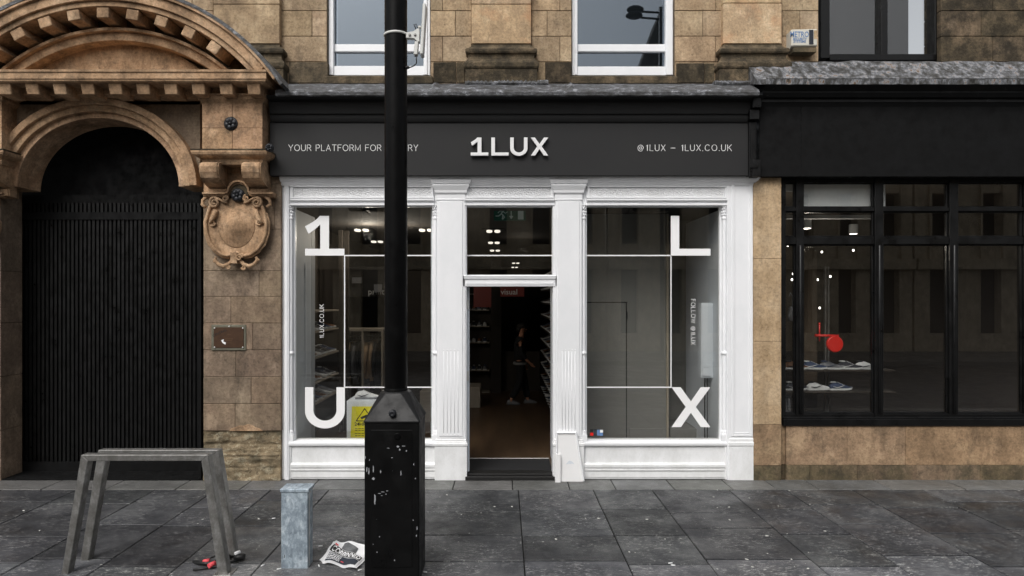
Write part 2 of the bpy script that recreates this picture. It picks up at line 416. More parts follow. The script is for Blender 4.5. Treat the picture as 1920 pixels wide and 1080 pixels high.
# ------------------------------------------------------------------ lettering
def arc(cx, cy, rx, ry, a0, a1, n=12):
    return [(cx+rx*math.cos(R(a0+(a1-a0)*i/n)), cy+ry*math.sin(R(a0+(a1-a0)*i/n))) for i in range(n+1)]
GL = {   # light grotesque capitals drawn as strokes: width, polylines on a cap height of 1
 'A': (.72, [[(0,0),(.36,1),(.72,0)], [(.12,.33),(.60,.33)]]),
 'C': (.80, [arc(.42,.5,.40,.5,42,318,22)]),
 'F': (.55, [[(0,0),(0,1),(.55,1)], [(0,.52),(.48,.52)]]),
 'K': (.66, [[(0,0),(0,1)], [(.62,1),(0,.36)], [(.22,.58),(.66,0)]]),
 'L': (.52, [[(0,1),(0,0),(.52,0)]]),
 'M': (.84, [[(0,0),(0,1),(.42,.12),(.84,1),(.84,0)]]),
 'O': (.86, [arc(.43,.5,.43,.5,90,450,28)]),
 'P': (.60, [[(0,0),(0,1),(.34,1)]+arc(.34,.73,.26,.27,90,-90,10)+[(0,.46)]]),
 'R': (.62, [[(0,0),(0,1),(.34,1)]+arc(.34,.74,.26,.26,90,-90,10)+[(0,.48)], [(.34,.48),(.60,.12),(.62,0)]]),
 'S': (.62, [arc(.31,.75,.27,.25,30,270,12)+arc(.31,.25,.29,.25,90,-150,12)]),
 'T': (.66, [[(0,1),(.66,1)], [(.33,1),(.33,0)]]),
 'U': (.68, [[(0,1),(0,.34)]+arc(.34,.34,.34,.34,180,360,14)+[(.68,1)]]),
 'W': (1.0, [[(0,1),(.25,0),(.5,1),(.75,0),(1.0,1)]]),
 'X': (.66, [[(0,1),(.66,0)], [(.66,1),(0,0)]]),
 'Y': (.68, [[(0,1),(.34,.45),(.68,1)], [(.34,.45),(.34,0)]]),
 '1': (.36, [[(.08,.80),(.28,1),(.28,0)]]),
 '@': (1.0, [arc(.48,.46,.17,.20,0,360,16), [(.66,.68),(.66,.34)]+arc(.78,.36,.12,.12,190,350,8)+arc(.5,.45,.46,.50,5,310,26)]),
 '.': (.06, [[(.0,0),(.06,0)]]), '-': (.70, [[(0,.46),(.70,.46)]]), ' ': (.28, []),
}
def strokes(mb, text, h, length, w, fr, th=.002):
    nat = sum(GL[c][0] for c in text)*h
    gap = (length - nat) / (len(text)-1); u = 0
    for c in text:
        gw, pl = GL[c]
        for p in pl: mb.ribbon([(u+a*h, b*h) for a, b in p], w, fr, th)
        u += gw*h + gap
def words(text, h, length, w, fr, th, name, mat, parent):
    nat = sum(GL[c][0] for c in text)*h; gap = (length-nat)/(len(text)-1); u = 0; mb = MB()
    for c in text + ' ':
        if c == ' ' and mb.v: mb.build(name, mat, parent); mb = MB()
        gw, pl = GL[c]
        for p in pl: mb.ribbon([(u+a*h, b*h) for a, b in p], w, fr, th)
        u += gw*h + gap
BIG = {   # wide heavy capitals, unit box
 '1': [(0,0),(1,0),(1,.172),(.61,.172),(.61,1),(.375,1),(.30,.92),(.19,.84),(0,.735),(.088,.55),(.24,.65),(.387,.785),(.387,.172),(0,.172)],
 'L': [(0,1),(.213,1),(.213,.172),(1,.172),(1,0),(0,0)],
 'U': [(0,1),(.21,1),(.21,.43)]+[(.5-.29*math.cos(R(a)),.43-.255*math.sin(R(a))) for a in range(10,171,10)]+[(.79,.43),(.79,1),(1,1),(1,.42)]+[(.5+.5*math.cos(R(a)),.42-.435*math.sin(R(a))) for a in range(10,171,8)]+[(0,.42)],
 'X': [(0,1),(.235,1),(.5,.645),(.75,1),(1,1),(.625,.505),(1,0),(.755,0),(.497,.36),(.243,0),(0,0),(.365,.505)],
}
def big(mb, ch, x0, x1, z0, z1, y0, y1):
    mb.prism([(x0+a*(x1-x0), z0+b*(z1-z0)) for a, b in BIG[ch]], y0, y1)
def text_mesh(name, body, size, mat, parent, mtx, offset=0, ext=.001, align='CENTER', sx=1):
    cu = bpy.data.curves.new(name, 'FONT'); cu.body = body; cu.size = size; cu.offset = offset; cu.extrude = ext; cu.align_x = align; cu.resolution_u = 2
    t = bpy.data.objects.new(name, cu); COL.objects.link(t); bpy.context.view_layer.update()
    me = bpy.data.meshes.new_from_object(t.evaluated_get(bpy.context.evaluated_depsgraph_get()))
    bpy.data.objects.remove(t); bpy.data.curves.remove(cu)
    me.transform(mtx @ Matrix.Scale(sx, 4, (1,0,0)))
    ca = me.color_attributes.new('tint', 'FLOAT_COLOR', 'CORNER')
    for d in ca.data: d.color = (1,1,1,1)
    me.materials.clear(); me.materials.append(mat)
    o = bpy.data.objects.new(name, me); COL.objects.link(o)
    if parent:
        o.parent = parent; off = Vector((0,0,0)); p = parent
        while p: off += p.location; p = p.parent
        me.transform(Matrix.Translation(-off))
    return o
def front(x, y, z, rot=0):   # upright text frame facing the camera side
    return Matrix.Translation((x, y, z)) @ Matrix.Rotation(rot, 4, 'Y') @ Matrix.Rotation(R(90), 4, 'X')
def rt(v=.1): return 1 + random.uniform(-v, v)
def ct(v=.1):
    a = rt(v); return (a*rt(.025), a, a*rt(.035))
def blocks(mb, rects, y0, y1, gap=.0025, var=.1, tints=None):
    for i, (a, b, c, d) in enumerate(rects):   # px x0,x1, py top,bottom
        jy = random.uniform(-.002, .002)
        mb.box(X(a,y0)+gap, X(b,y0)-gap, y0+jy, y1, Z(d,y0)+gap, Z(c,y0)-gap, ct(var) if tints is None else tints[i])

exec_order = None
# ================================================================== GROUND
kerb_y = -4.6
mb = MB(); mb.box(-14, 14, kerb_y, .35, -.3, -.012)
tag(mb.build('pavement_bed', M['joint']), kind='structure')
mb = MB()
def slab(x0, x1, y0, y1, t):
    g = .0055; y0 += .006; y1 -= .006; h = [random.uniform(-.0025, .0025) for _ in range(4)]
    mb.hexa([(x0+g,y0+g,-.06),(x1-g,y0+g,-.06),(x1-g,y1-g,-.06),(x0+g,y1-g,-.06)],
            [(x0+g,y0+g,h[0]),(x1-g,y0+g,h[1]),(x1-g,y1-g,h[2]),(x0+g,y1-g,h[3])], t)
ys = GY(918)
cols = [-12,-10.9,-9.8,-8.9,-7.8,-7.0,-6.2,-5.4,-4.6,-3.75,-3.1, X(509,ys), X(617,ys), -1.02, X(972,ys), X(1112,ys), X(1222,ys), X(1366,ys), X(1473,ys), 3.75,4.5,5.3,5.9,6.7,7.5,8.4,9.3,10.3,12]
rows = {11:[938,986,1055], 12:[945,987,1052], 13:[960,1003,1053], 14:[955,1004,1051], 15:[955,1004,1058], 16:[961,990,1048], 17:[955,1001,1061], 18:[946,982,1041]}
for i in range(len(cols)-1):
    rr = rows.get(i, [random.randint(938,962), random.randint(984,1006), random.randint(1046,1064)])
    e = [ys] + [GY(p) for p in rr]
    while e[-1] > kerb_y + .25: e.append(max(kerb_y + .25, e[-1] - random.uniform(.45, .8)))
    if len(e) > 1 and e[-2]-e[-1] < .2: e.pop(-2)
    for k in range(len(e)-1):
        v = random.uniform(.74, 1.28) * (1.0 if k < 3 else 1.9)
        slab(cols[i], cols[i+1], e[k+1], e[k], (v, v*rt(.015), v*rt(.02)))
tag(mb.build('pavement', M['flag'], bevel=.004), kind='structure')
mb = MB(); xs = [-12,-10,-8,-6,-5.0,-4.3,-3.55,-2.85,-2.1,-1.3,-.55,.1,.72,1.22,1.85,2.48,2.96,3.42,4.2,5.0,6,7,8,9,10,12]
for a, b in zip(xs[:-1], xs[1:]): slab(a, b, ys, .02, ct(.14))
tag(mb.build('pavement_edge', M['flag_pale'], bevel=.004), kind='structure')
mb = MB(); x = -14
while x < 14: slab(x, x+.9, kerb_y, kerb_y+.25, ct(.1)); x += .9
mb.box(-14, 14, kerb_y-.005, kerb_y+.002, -.25, -.02, .8)
tag(mb.build('kerb', M['flag_pale'], bevel=.006), kind='structure')
mb = MB(); mb.box(-60, 60, -13.5, kerb_y, -.4, -.13); tag(mb.build('road', M['asphalt']), kind='structure')
mb = MB(); mb.box(-60, 60, -17.6, -13.5, -.4, 0.0); tag(mb.build('far_pavement', M['flag_pale']), kind='structure')
mb = MB()
mb.box(-200, 200, -200, -17.6, -.4, -.05); mb.box(-200, -14, kerb_y, 200, -.4, -.02); mb.box(14, 200, kerb_y, 200, -.4, -.02)
tag(mb.build('ground', M['asphalt']), kind='structure')

# ================================================================== STONE BUILDING (upper storey)
UY = .06        # plane of the upper wall
bld = thing('stone_building', 'buff sandstone upper storey with white sash windows above the charcoal fascia', 'building', (0, UY, 0))
TOP = 7.2
zc = Z(145, UY)
mb = MB()
def upz(py): return Z(py, UY)
# window holes are left open; ashlar courses on either side. rows of courses in photo heights, continued above the frame
cour = [-345, -282, -220, -152, -88, -40, 20, 68, 116, 160]
def strip(a, b, vj, t0=0):
    mb = MB()
    for k in range(len(cour)-1):
        c, d = cour[k], cour[k+1]
        xsx = [a] + [v for v in vj.get(k, vj.get(k % 2, [])) if a < v < b] + [b]
        for p, q in zip(xsx[:-1], xsx[1:]): blocks(mb, [(p, q, c, d)], UY, UY+.3, var=.2)
    mb.build('wall', M['ashlar'], bld, bevel=.005)
strip(500, 613, {6:[585], 0:[560]})
strip(807, 884, {6:[854], 0:[850], 1:[830]})
strip(996, 1072, {6:[1026], 0:[1026], 1:[1050]})
strip(1265, 1356, {6:[1318], 0:[1320], 1:[1342]})
strip(1466, 1535, {0:[1500]})
strip(360, 400, {}); strip(200, 360, {0:[280], 1:[320]}); strip(20, 200, {0:[110], 1:[70]}); strip(-160, 20, {0:[-60],1:[-90]})
for a, b in ((613,807),(1072,1265)):                       # lintels above the windows
    mb = MB()
    for k in range(3): blocks(mb, [(a+(b-a)*k/3, a+(b-a)*(k+1)/3, -345, -282), (a+(b-a)*k/3, a+(b-a)*(k+1)/3, -282, -235)], UY, UY+.3)
    mb.build('lintel', M['ashlar'], bld, bevel=.005)
mb = MB(); 
for a, b in ((-160, 613), (807, 1072), (1265, 1535)): mb.box(X(a,UY), X(b,UY), UY+.01, UY+.34, upz(162), upz(-345))
for a, b in ((613,807),(1072,1265)): mb.box(X(a,UY), X(b,UY), UY+.01, UY+.34, upz(-236), upz(-345)); 
mb.box(X(-160,UY), X(1535,UY), UY+.34, UY+.4, upz(900)-.2, upz(-345)) if False else None
mb.build('mortar_bed', M['mortar'], bld)
mb = MB(); mb.stack(X(-160,UY), X(1535,UY), UY-.02, UY+.4, [(upz(-345),0),(upz(-352),.05),(upz(-360),.18),(upz(-375),.24),(upz(-382),.24),(upz(-384),.1),(upz(-400),.1)])
mb.build('eaves_cornice', M['dirty'], bld)
def lower_stones():
    mb = MB()       # darker plinth course under the window heads
    for r in ((541,615,116,156),(812,856,116,156),(856,872,116,156),(1022,1072,116,156),(1268,1322,118,156),(1322,1340,118,156)): mb = MB(); blocks(mb, [r], UY-.012, UY+.1, var=.3); mb.build('plinth_stone', M['dirty'], bld, bevel=.006)
    for a, b in ((609,812),(1070,1270)):
        mb = MB(); mb.stack(X(a,UY), X(b,UY), UY-.03, UY+.16, [(upz(158),0),(upz(146),0),(upz(143),-.01)])
        mb.build('window_sill', M['dirty'], bld, bevel=.006)
lower_stones()
def pilaster(a, b, joints, mat, base, left_of=0):
    yp = UY-.07
    mb = MB()
    js = [-345, -250, -160, -70] + joints
    for c, d in zip(js[:-1], js[1:]):
        mb.box(X(a,yp), X(b,yp), yp, UY+.05, Z(d,yp)+.002, Z(c,yp)-.002, ct(.07))
    mb.build('pilaster', mat, bld, bevel=.006)
    mb = MB(); x0, x1 = X(a,yp), X(b,yp); z = lambda p: Z(p, yp-.05)
    def tor(p0, p1, q0, q1, bulge):
        return [(z(p1+(p0-p1)*i/6), q1+(q0-q1)*i/6 + bulge*math.sin(math.pi*i/6)) for i in range(7)]
    L = [(z(p), q) for p, q in base]
    mb.stack(x0, x1, yp, UY+.05, L)
    mb.build('pilaster_base', M['dirty'], bld, bevel=.004)
BASE = [(80,.0),(84,.005),(88,.03),(90,.055),(93,.066),(97,.066),(100,.058),(101,.042),(105,.035),(110,.04),(112,.05),(114,.055),(117,.075),(120,.083),(126,.083),(129,.075),(129.6,.066),(149,.068),(158,.07)]
pilaster(884, 996, [8, 82], M['ashlar_orange'], BASE)
pilaster(1356, 1466, [6, 82], M['ashlar_orange'], BASE)
pilaster(400, 524, [8, 82], M['ashlar'], BASE)
def flashing():
    mb = MB(); n = 70; rings = []
    for i in range(n+1):
        px = 872+(1028-872)*i/n; y = UY-.13; w = math.sin(i*1.7)*.004 + random.uniform(-.004,.004)
        rings.append([(X(px,y), y+w, Z(150+random.uniform(-1,1),y)), (X(px,y), y-.03+w, Z(157,y)), (X(px,y), y-.02, Z(160,y)), (X(px,y), y+.08, Z(160,y)), (X(px,y), y+.08, Z(150,y))])
    mb.loft(rings); mb.build('lead_flashing', M['lead'], bld); mb = MB()
    rings = []
    for i in range(31):
        px = 1340+(1415-1340)*i/30; y = UY-.17; w = random.uniform(-.004,.004)
        rings.append([(X(px,y), y+w, Z(151+random.uniform(-1,1),y)), (X(px,y), y-.03+w, Z(156,y)), (X(px,y), y-.02, Z(160,y)), (X(px,y), y+.1, Z(160,y)), (X(px,y), y+.1, Z(151,y))])
    mb.loft(rings); mb.build('lead_flashing', M['lead'], bld)
flashing()
def sash(a, b, ga, gb, gbot, r0, r1, bot, par):
    yw = UY+.10; top = -236
    wf = MB(); z = lambda p: Z(p, yw)
    wf.box(X(a,yw), X(ga,yw), yw-.03, yw+.08, z(bot), z(top)); wf.box(X(gb,yw), X(b,yw), yw-.03, yw+.08, z(bot), z(top))
    wf.box(X(ga,yw), X(gb,yw), yw-.026, yw+.08, z(bot), z(gbot)); wf.box(X(ga,yw), X(gb,yw), yw-.03, yw+.08, z(top+20), z(top))
    wf.box(X(ga,yw), X(gb,yw), yw-.005, yw+.05, z(r1), z(r0))
    wf.box(X(a+5,yw), X(ga,yw), yw-.045, yw-.03, z(bot), z(top)); wf.box(X(gb,yw), X(b-5,yw), yw-.045, yw-.03, z(bot), z(top))
    fr = wf.build('window', M['white'], par, bevel=.005)
    g = MB(); y = yw+.03; g.box(X(ga,yw), X(gb,yw), y, y+.004, z(gbot), z(top+20)); g.build('pane', M['upper_glass'], fr)
    bk = MB(); bk.box(X(ga,yw)-.1, X(gb,yw)+.1, y+.5, y+.52, z(gbot)-.2, z(top)+.1); bk.build('room_behind', M['int_grey'], fr)
    return fr
w1 = sash(613, 807, 627, 795, 125, 83, 97, 143, bld)
w2 = sash(1072, 1265, 1082, 1247, 126, 83, 97, 143, bld)
def party():   # the dark window and reveal at the right end
    mb = MB(); yw = UY+.12; mb.box(X(1535,yw), X(1552,yw), yw-.05, yw+.1, Z(112,yw), Z(-345,yw)); mb.box(X(1552,yw), X(1760,yw), yw-.05, yw+.1, Z(116,yw), Z(104,yw))
    mb.box(X(1650,yw), X(1662,yw), yw-.03, yw+.1, Z(104,yw), Z(-345,yw)); mb.box(X(1552,yw), X(1760,yw), yw-.02, yw+.08, Z(-70,yw), Z(-84,yw)); mb.box(X(1748,yw), X(1764,yw), yw-.05, yw+.1, Z(112,yw), Z(-345,yw))
    return mb
# ================================================================== RIGHT NEIGHBOUR
nb = thing('neighbouring_shop', 'black painted shopfront with stone stallriser and gridded windows right of the sandy pier', 'shop', (X(1600), 0, 0))
fr = party().build('upper_window', M['black_frame'], nb, bevel=.005)
g = MB(); y = UY+.16; g.box(X(1552,y), X(1748,y), y, y+.004, Z(104,y), Z(-345,y)); g.build('pane', M['glass'], fr)
g = MB(); g.box(X(1535,y), X(1764,y), y+.6, y+.62, Z(130,y), Z(-345,y)); g.build('room_behind', M['int_black'], fr)
mb = MB()
for k in range(len(cour)-1):
    for p, q in ((1764, 1850), (1850, 1960), (1960, 2120), (2120, 2300)): blocks(mb, [(p + (12 if k % 2 else -10)*(p > 1764), q + (12 if k % 2 else -10), cour[k], min(cour[k+1], 125))], UY, UY+.3)
mb.build('upper_wall', M['dirty'], nb, bevel=.005)
mb = MB(); y = -.02                                  # sandy pier
for c, d, t in ((332,485,1.0),(485,640,.97),(640,796,.9)): mb.box(X(1413,y), X(1465,y), y, .5, Z(d,y)+.0015, Z(c,y)-.0015, t)
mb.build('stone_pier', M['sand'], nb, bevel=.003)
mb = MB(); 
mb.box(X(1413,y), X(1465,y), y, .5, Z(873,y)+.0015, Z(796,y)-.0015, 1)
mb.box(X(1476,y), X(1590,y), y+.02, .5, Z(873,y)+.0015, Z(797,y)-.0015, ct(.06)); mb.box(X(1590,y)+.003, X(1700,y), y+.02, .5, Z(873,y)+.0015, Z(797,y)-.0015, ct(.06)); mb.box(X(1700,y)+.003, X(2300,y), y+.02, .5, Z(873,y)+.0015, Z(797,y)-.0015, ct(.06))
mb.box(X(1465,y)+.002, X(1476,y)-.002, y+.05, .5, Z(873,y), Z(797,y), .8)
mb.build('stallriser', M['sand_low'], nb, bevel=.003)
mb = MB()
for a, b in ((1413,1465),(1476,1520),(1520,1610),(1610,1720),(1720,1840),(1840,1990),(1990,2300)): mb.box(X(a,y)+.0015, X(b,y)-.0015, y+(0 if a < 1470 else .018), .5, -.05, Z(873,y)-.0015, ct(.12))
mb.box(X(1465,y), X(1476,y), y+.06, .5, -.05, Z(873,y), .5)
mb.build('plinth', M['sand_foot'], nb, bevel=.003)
mb = MB(); y = .04                                   # window joinery
z = lambda p: Z(p, y)
cl = [(1472.8,1492.8),(1507,1640),(1656,1780),(1796,1920),(1936,2060)]
rw = [(341.7,388.6),(396,444),(458,776)]
xs = [1465] + [v for c in cl for v in c] + [2070]
for i in range(0, len(xs), 2): mb.box(X(xs[i],y), X(xs[i+1],y), y-.01, y+.08, z(795), z(331))
for a, b in ((331,341.7),(388.6,396),(444,458),(776,795)): 
    for c in cl: mb.box(X(c[0],y), X(c[1],y), y, y+.07, z(b), z(a))
for c in cl:                                          # glazing beads
    for a, b in rw:
        for q in ((c[0],c[0]+2.2,a,b),(c[1]-2.2,c[1],a,b),(c[0]+2.2,c[1]-2.2,a,a+2.5),(c[0]+2.2,c[1]-2.2,b-2.5,b)):
            mb.box(X(q[0],y), X(q[1],y), y+.025, y+.06, z(q[3]), z(q[2]))
mb.box(X(1465,y), X(2070,y), y-.06, y-.01, z(797), z(784)); mb.box(X(1465,y), X(2070,y), y-.04, y-.01, z(784), z(781))
for px in (1499.8, 1648, 1788): mb.tube([(X(px,y), y-.012, z(775)), (X(px,y), y-.012, z(460))], .018, 10)
jn = mb.build('window_frame', M['black_frame'], nb, bevel=.004)
for c in cl:
    for a, b in rw:
        g = MB(); g.box(X(c[0],y)-.004, X(c[1],y)+.004, y+.045, y+.049, z(b)-.004, z(a)+.004); g.build('pane', M['glass'], jn)
mb = MB(); y = -.10                                  # black fascia and cornice
mb.box(X(1424,y), X(1502,y)-.001, y, .1, Z(331,y), Z(196,y)); mb.box(X(1502,y)+.001, X(2150,y), y, .1, Z(331,y), Z(196,y))
mb.build('fascia', M['black_dull'], nb, bevel=.002)
mb = MB(); mb.stack(X(1424,y), X(2150,y), y, .1, [(Z(200,y),.0),(Z(195,y),.02),(Z(193,y),.035),(Z(188,y),.035),(Z(186,y),.07),(Z(179,y),.10),(Z(176,y),.10),(Z(170,y),.15),(Z(163,y),.19),(Z(158,y),.19)], left=False)
mb.build('cornice', M['black_frame'], nb)
mb = MB(); n = 60; rings = []
for i in range(n+1):
    px = 1418 + (2150-1418)*i/n; w = noise.noise(Vector((i*.7,0,0)))*.02; y2 = -.30
    up = 118 + noise.noise(Vector((i*.3,3,0)))*3.5 + (0 if px < 1500 else -2)
    rings.append([(X(px,y2), y2+w, Z(158,y2)), (X(px,y2), y2+w-.008, Z(149,y2)), (X(px,y2), y2+w+.02, Z(147,y2)), (X(px,y2), -.12+w, Z(130,-.1)), (X(px,y2), -.02+w, Z(up,-.02)), (X(px,y2), .1, Z(up-1,.1)), (X(px,y2), .1, Z(158,.1))])
mb.loft(rings); mb.build('lead_flashing', M['leadstain'], nb)
mb = MB()                                            # console bracket between the two fascias
y = -.16; mb.box(X(1405,y), X(1419,y), y, .1, Z(329,y), Z(228,y)); mb.box(X(1407,y), X(1417,y), y-.012, y, Z(322,y), Z(240,y), .6); mb.box(X(1403,y), X(1421,y), y-.05, .1, Z(226,y), Z(207,y)); mb.box(X(1406,y), X(1422,y), y-.09, .1, Z(206,y), Z(180,y)); mb.box(X(1405,y),X(1420,y), y-.03,y, Z(316,y),Z(308,y))
mb.box(X(1410,y), X(1426,y), y-.02, .1, Z(331,y), Z(300,y))
mb.build('console_bracket', M['black_frame'], nb, bevel=.006)

# ---- inside the neighbour's shop
mb = MB(); mb.box(X(1466)+.02, 9.6, 3.4, 3.5, -.1, 3.6, 1); mb.box(3.16, 3.2, .2, 3.5, -.1, 3.6, 1); mb.box(3.2, 9.6, .13, 3.4, 3.55, 3.6, 1.4)
tag(mb.build('neighbour_shop_room', M['int_dark']), kind='structure')
mb = MB(); mb.box(3.0, 9.6, .5, 3.4, -.08, .03); tag(mb.build('neighbour_shop_floor', M['floor']), kind='structure')
yb = .15
mb = MB(); mb.box(X(1506,yb), X(1660,yb), yb, yb+.01, Z(389,yb), Z(338,yb)); o = mb.build('roller_blind', M['blind']); tag(o, 'short white roller blind behind the top pane of the black gridded window', 'blind')
mb = MB(); mb.box(X(1472,yb), X(1494,yb), yb, yb+.01, Z(359,yb), Z(338,yb)); o = mb.build('window_screen', M['blind']); tag(o, 'small pale panel behind the narrow top pane beside the sandy pier', 'panel')
def pendant(px, py, y, s, label):
    t = thing('pendant_lamp', label, 'lamp', (X(px,y), y, Z(py,y)), 'pendant lamps in the neighbouring shop')
    m = MB(); m.lathe((X(px,y), y, Z(py,y)), [(.02,.10*s*10),(.07*s*10,.095*s*10),(.08*s*10,.08*s*10),(.08*s*10,-.08*s*10),(.07*s*10,-.085*s*10)], 20); m.build('lamp_shade', M['blind'], t)
    m = MB(); m.lathe((X(px,y), y, Z(py,y)), [(.066*s*10,-.0855*s*10),(.066*s*10,-.09*s*10)], 20); m.build('diffuser', M['lamp_hot'], t)
    m = MB(); m.tube([(X(px,y), y, Z(py,y)+.09*s*10), (X(px,y), y, 3.55)], .006, 6); m.build('cord', M['cable'], t)
pendant(1512, 419, 1.5, .08, 'white drum pendant lamp behind the middle left pane of the black gridded window')
pendant(1600, 430, 2.4, .08, 'white drum pendant lamp further right in the neighbouring shop')
mb = MB(); mb.box(X(1476,1.2), X(1640,1.2), 1.2, 1.26, Z(410,1.2), Z(403,1.2)); tag(mb.build('track_rail', M['blind']), 'white lighting track running behind the middle panes of the black window', 'track')
for i, (px, py) in enumerate(((1477,461),(1541,473),(1487,514),(1485,525),(1533,525),(1557,519),(1537,578),(1553,614),(1600,470),(1640,500))):
    y = 2.0; m = MB(); m.lathe((X(px,y), y, Z(py,y)), [(.001,-.012),(.011,-.008),(.014,.006),(.008,.02)], 10); o = m.build('spotlight', M['lamp_hot'])
    tag(o, ['tiny spotlight highest behind the narrow pane','tiny spotlight highest behind the wide pane','upper of the middle pair behind the narrow pane','lower of the middle pair behind the narrow pane','tiny spotlight left in the middle of the wide pane','tiny spotlight at the right edge of the wide pane','tiny spotlight above the red crossbar','lowest tiny spotlight just over the red disc','tiny spotlight further right in the neighbouring shop','farthest right tiny spotlight in the neighbouring shop'][i], 'spotlight', 'spotlights in the neighbouring shop')

# ================================================================== STONE PORTAL (left)
pt = thing('stone_portal', 'carved sandstone doorway surround with curved pediment and cartouche at the left', 'portal', (X(191), 0, 0))
PY = -.03
def courses():
    mb = MB(); bx = lambda a,b,c,d,t: mb.box(X(a,PY)+.0015, X(b,PY)-.0015, PY+random.uniform(-.002,.002), .3, Z(d,PY)+.0015, Z(c,PY)-.0015, t)
    for c, d, js in ((345,430,[515]),(430,508,[]),(508,556,[486]),(556,606,[433]),(606,656,[474]),(656,707,[442]),(707,757,[471]),(757,808,[441])):
        e = [381] + js + [527]
        for a, b in zip(e[:-1], e[1:]): bx(a, b, c, d, ct(.07))
    bx(494, 508, 300, 345, ct(.05)); bx(508, 527, 329, 345, ct(.05))
    mb.build('pier', M['pier'], pt, bevel=.005)
    mb = MB(); mb.box(X(382,PY), X(526,PY), PY+.006, .3, Z(808,PY), Z(345,PY)); mb.build('mortar_bed', M['mortar'], pt)
    # spalled foot with a rough grid surface
    mb = MB(); nx, nz = 60, 44; x0, x1, z0, z1 = X(381,PY), X(526,PY), -.05, Z(808,PY)-.002
    vs = []
    for j in range(nz+1):
        for i in range(nx+1):
            x = x0+(x1-x0)*i/nx; z = z0+(z1-z0)*j/nz
            d = noise.fractal(Vector((x*6, 2, z*9)), 1.0, 2.0, 5)*.025 + .012
            py = HZ+(H-z)*F/(D)
            for q in (832, 856, 876): d += .015*math.exp(-((py-q)/1.6)**2)
            for a, lo, hi in ((452,833,856),(488,856,900),(420,877,900)):
                if lo < py < hi: d += .012*math.exp(-((VX+x*F/D-a)/1.3)**2)
            vs.append((x, PY+.005+d*(1 if 0 < i < nx else .3)+(-.01 if py > 850 else 0), z))
    w = nx+1; fs = [(j*w+i, j*w+i+1, (j+1)*w+i+1, (j+1)*w+i) for j in range(nz) for i in range(nx)]
    mb.add(vs, fs, None, 0, True); mb.box(x0+.004, x1-.004, PY+.06, .3, z0, z1)
    mb.box(x0-.0, x0+.006, PY+.012, .3, z0, z1); mb.box(x1-.006, x1, PY+.012, .3, z0, z1)
    mb.build('spalled_plinth', M['spall'], pt)
    # scar where the facing has broken away
    mb = MB(); P = [(430,808),(434,803),(441,801),(448,797.5),(457,798),(465,795),(474,797),(479,801),(487,803),(493,808)]
    mb.prism([(X(a,PY), Z(b,PY)) for a, b in P], PY-.003, PY+.02); mb.build('broken_facing', M['portal'], pt)
courses()
def entab():
    # frieze block + mouldings, two pilaster blocks (the mirrored one stands outside the frame)
    for mir in (0, 1):
        fx = (lambda p: 382-p) if mir else (lambda p: p)
        def ex(a, b, y): 
            u, v = X(fx(a),y), X(fx(b),y); return (min(u,v), max(u,v))
        yf = -.27
        mb = MB(); x0, x1 = ex(379, 492, yf); xm = (x0+x1)/2
        for (u, v) in ((x0, xm-.002), (xm+.002, x1)): 
            mb.box(u, v, yf, .2, Z(240,yf)+.001, Z(194,yf), ct(.05)); mb.box(u, v, yf, .2, Z(283,yf), Z(240,yf)-.001, ct(.05))
        mb.build('frieze_block', M['portal'], pt, bevel=.003)
        mb = MB(); z = lambda p: Z(p, yf)
        mb.stack(x0, x1, yf, .2, [(z(194),.0),(z(190),.015),(z(187),.03),(z(182),.03),(z(181),.045),(z(178),.055)])
        mb.build('moulding', M['portal'], pt)
        mb = MB(); mb.stack(x0-.0, x1, yf, .2, [(z(308),-.01),(z(303),.0),(z(298),.0),(z(297),.02),(z(295),.05),(z(292),.075),(z(288),.085),(z(285),.085),(z(284),.06),(z(282),.0)])
        mb.build('moulding', M['portal'], pt)
        # dirty top edge
        mb = MB(); mb.stack(x0, x1, yf, -.1, [(z(284.5),.088),(z(282.2),.09),(z(281),.05)]); mb.build('moulding_top', M['dirty'], pt)
        # core under the consoles
        mb = MB(); xa, xb = ex(382, 490, -.08); mb.box(xa, xb, -.08, .2, Z(366,-.08), Z(306,-.1)); mb.build('console_core', M['portal'], pt)
        for a, b in ((380,416),(458,494)):       # consoles: S-curved brackets
            xa, xb = ex(a, b, -.25)
            prof = [(-.02,366),(-.12,364),(-.13,352),(-.10,350),(-.16,347),(-.24,343),(-.30,336),(-.33,326),(-.335,316),(-.32,310),(-.28,306.5),(-.02,306.5)]
            mb = MB(); rings = [[(xx, yy, Z(pp, -.22)) for yy, pp in prof] for xx in (xa, xa+.015, xa+.015, xb-.015, xb-.015, xb)]
            for k in (2, 3): rings[k] = [(x_, y_-.012, z_) for x_, y_, z_ in rings[k]]
            mb.loft(rings); mb.build('console', M['portal'], pt, bevel=.004)
        # shelf moulding with a raised hood over the rosette
        xs0, xs1 = ex(380, 510, -.16); xc = X(fx(446),-.16); rr_ = .115
        mb = MB(); 
        path = [(xs0,0),(xc-rr_-.03,0)] + [(xc+rr_*math.cos(R(a)), .02+rr_*math.sin(R(a))) for a in range(180,-1,-15)] + [(xc+rr_+.03,0),(xs1,0)]
        zb = Z(364,-.16)
        for (yy, w, o) in ((-.16,.022,0.012),(-.135,.02,-.008),(-.12,.012,-.022)):
            mb.ribbon([(a, zb+b+o) for a, b in path], w, lambda u, v, d, yy=yy: (u, yy+d, v), .14)
        mb.build('shelf_moulding', M['portal'], pt, bevel=.003)
        mb = MB(); mb.lathe((xc,-.10,zb+.02),[(.10,-.02),(.10,.02)],24,axis='y'); mb.build('rosette_seat', M['dirty'], pt)
        cartouche(fx, mir)
        for (a, b, y, s) in ((433,232,yf,1.0),(446,366,-.13,1.0)): rosette(X(fx(a),y), y, Z(b,y), .075*s)
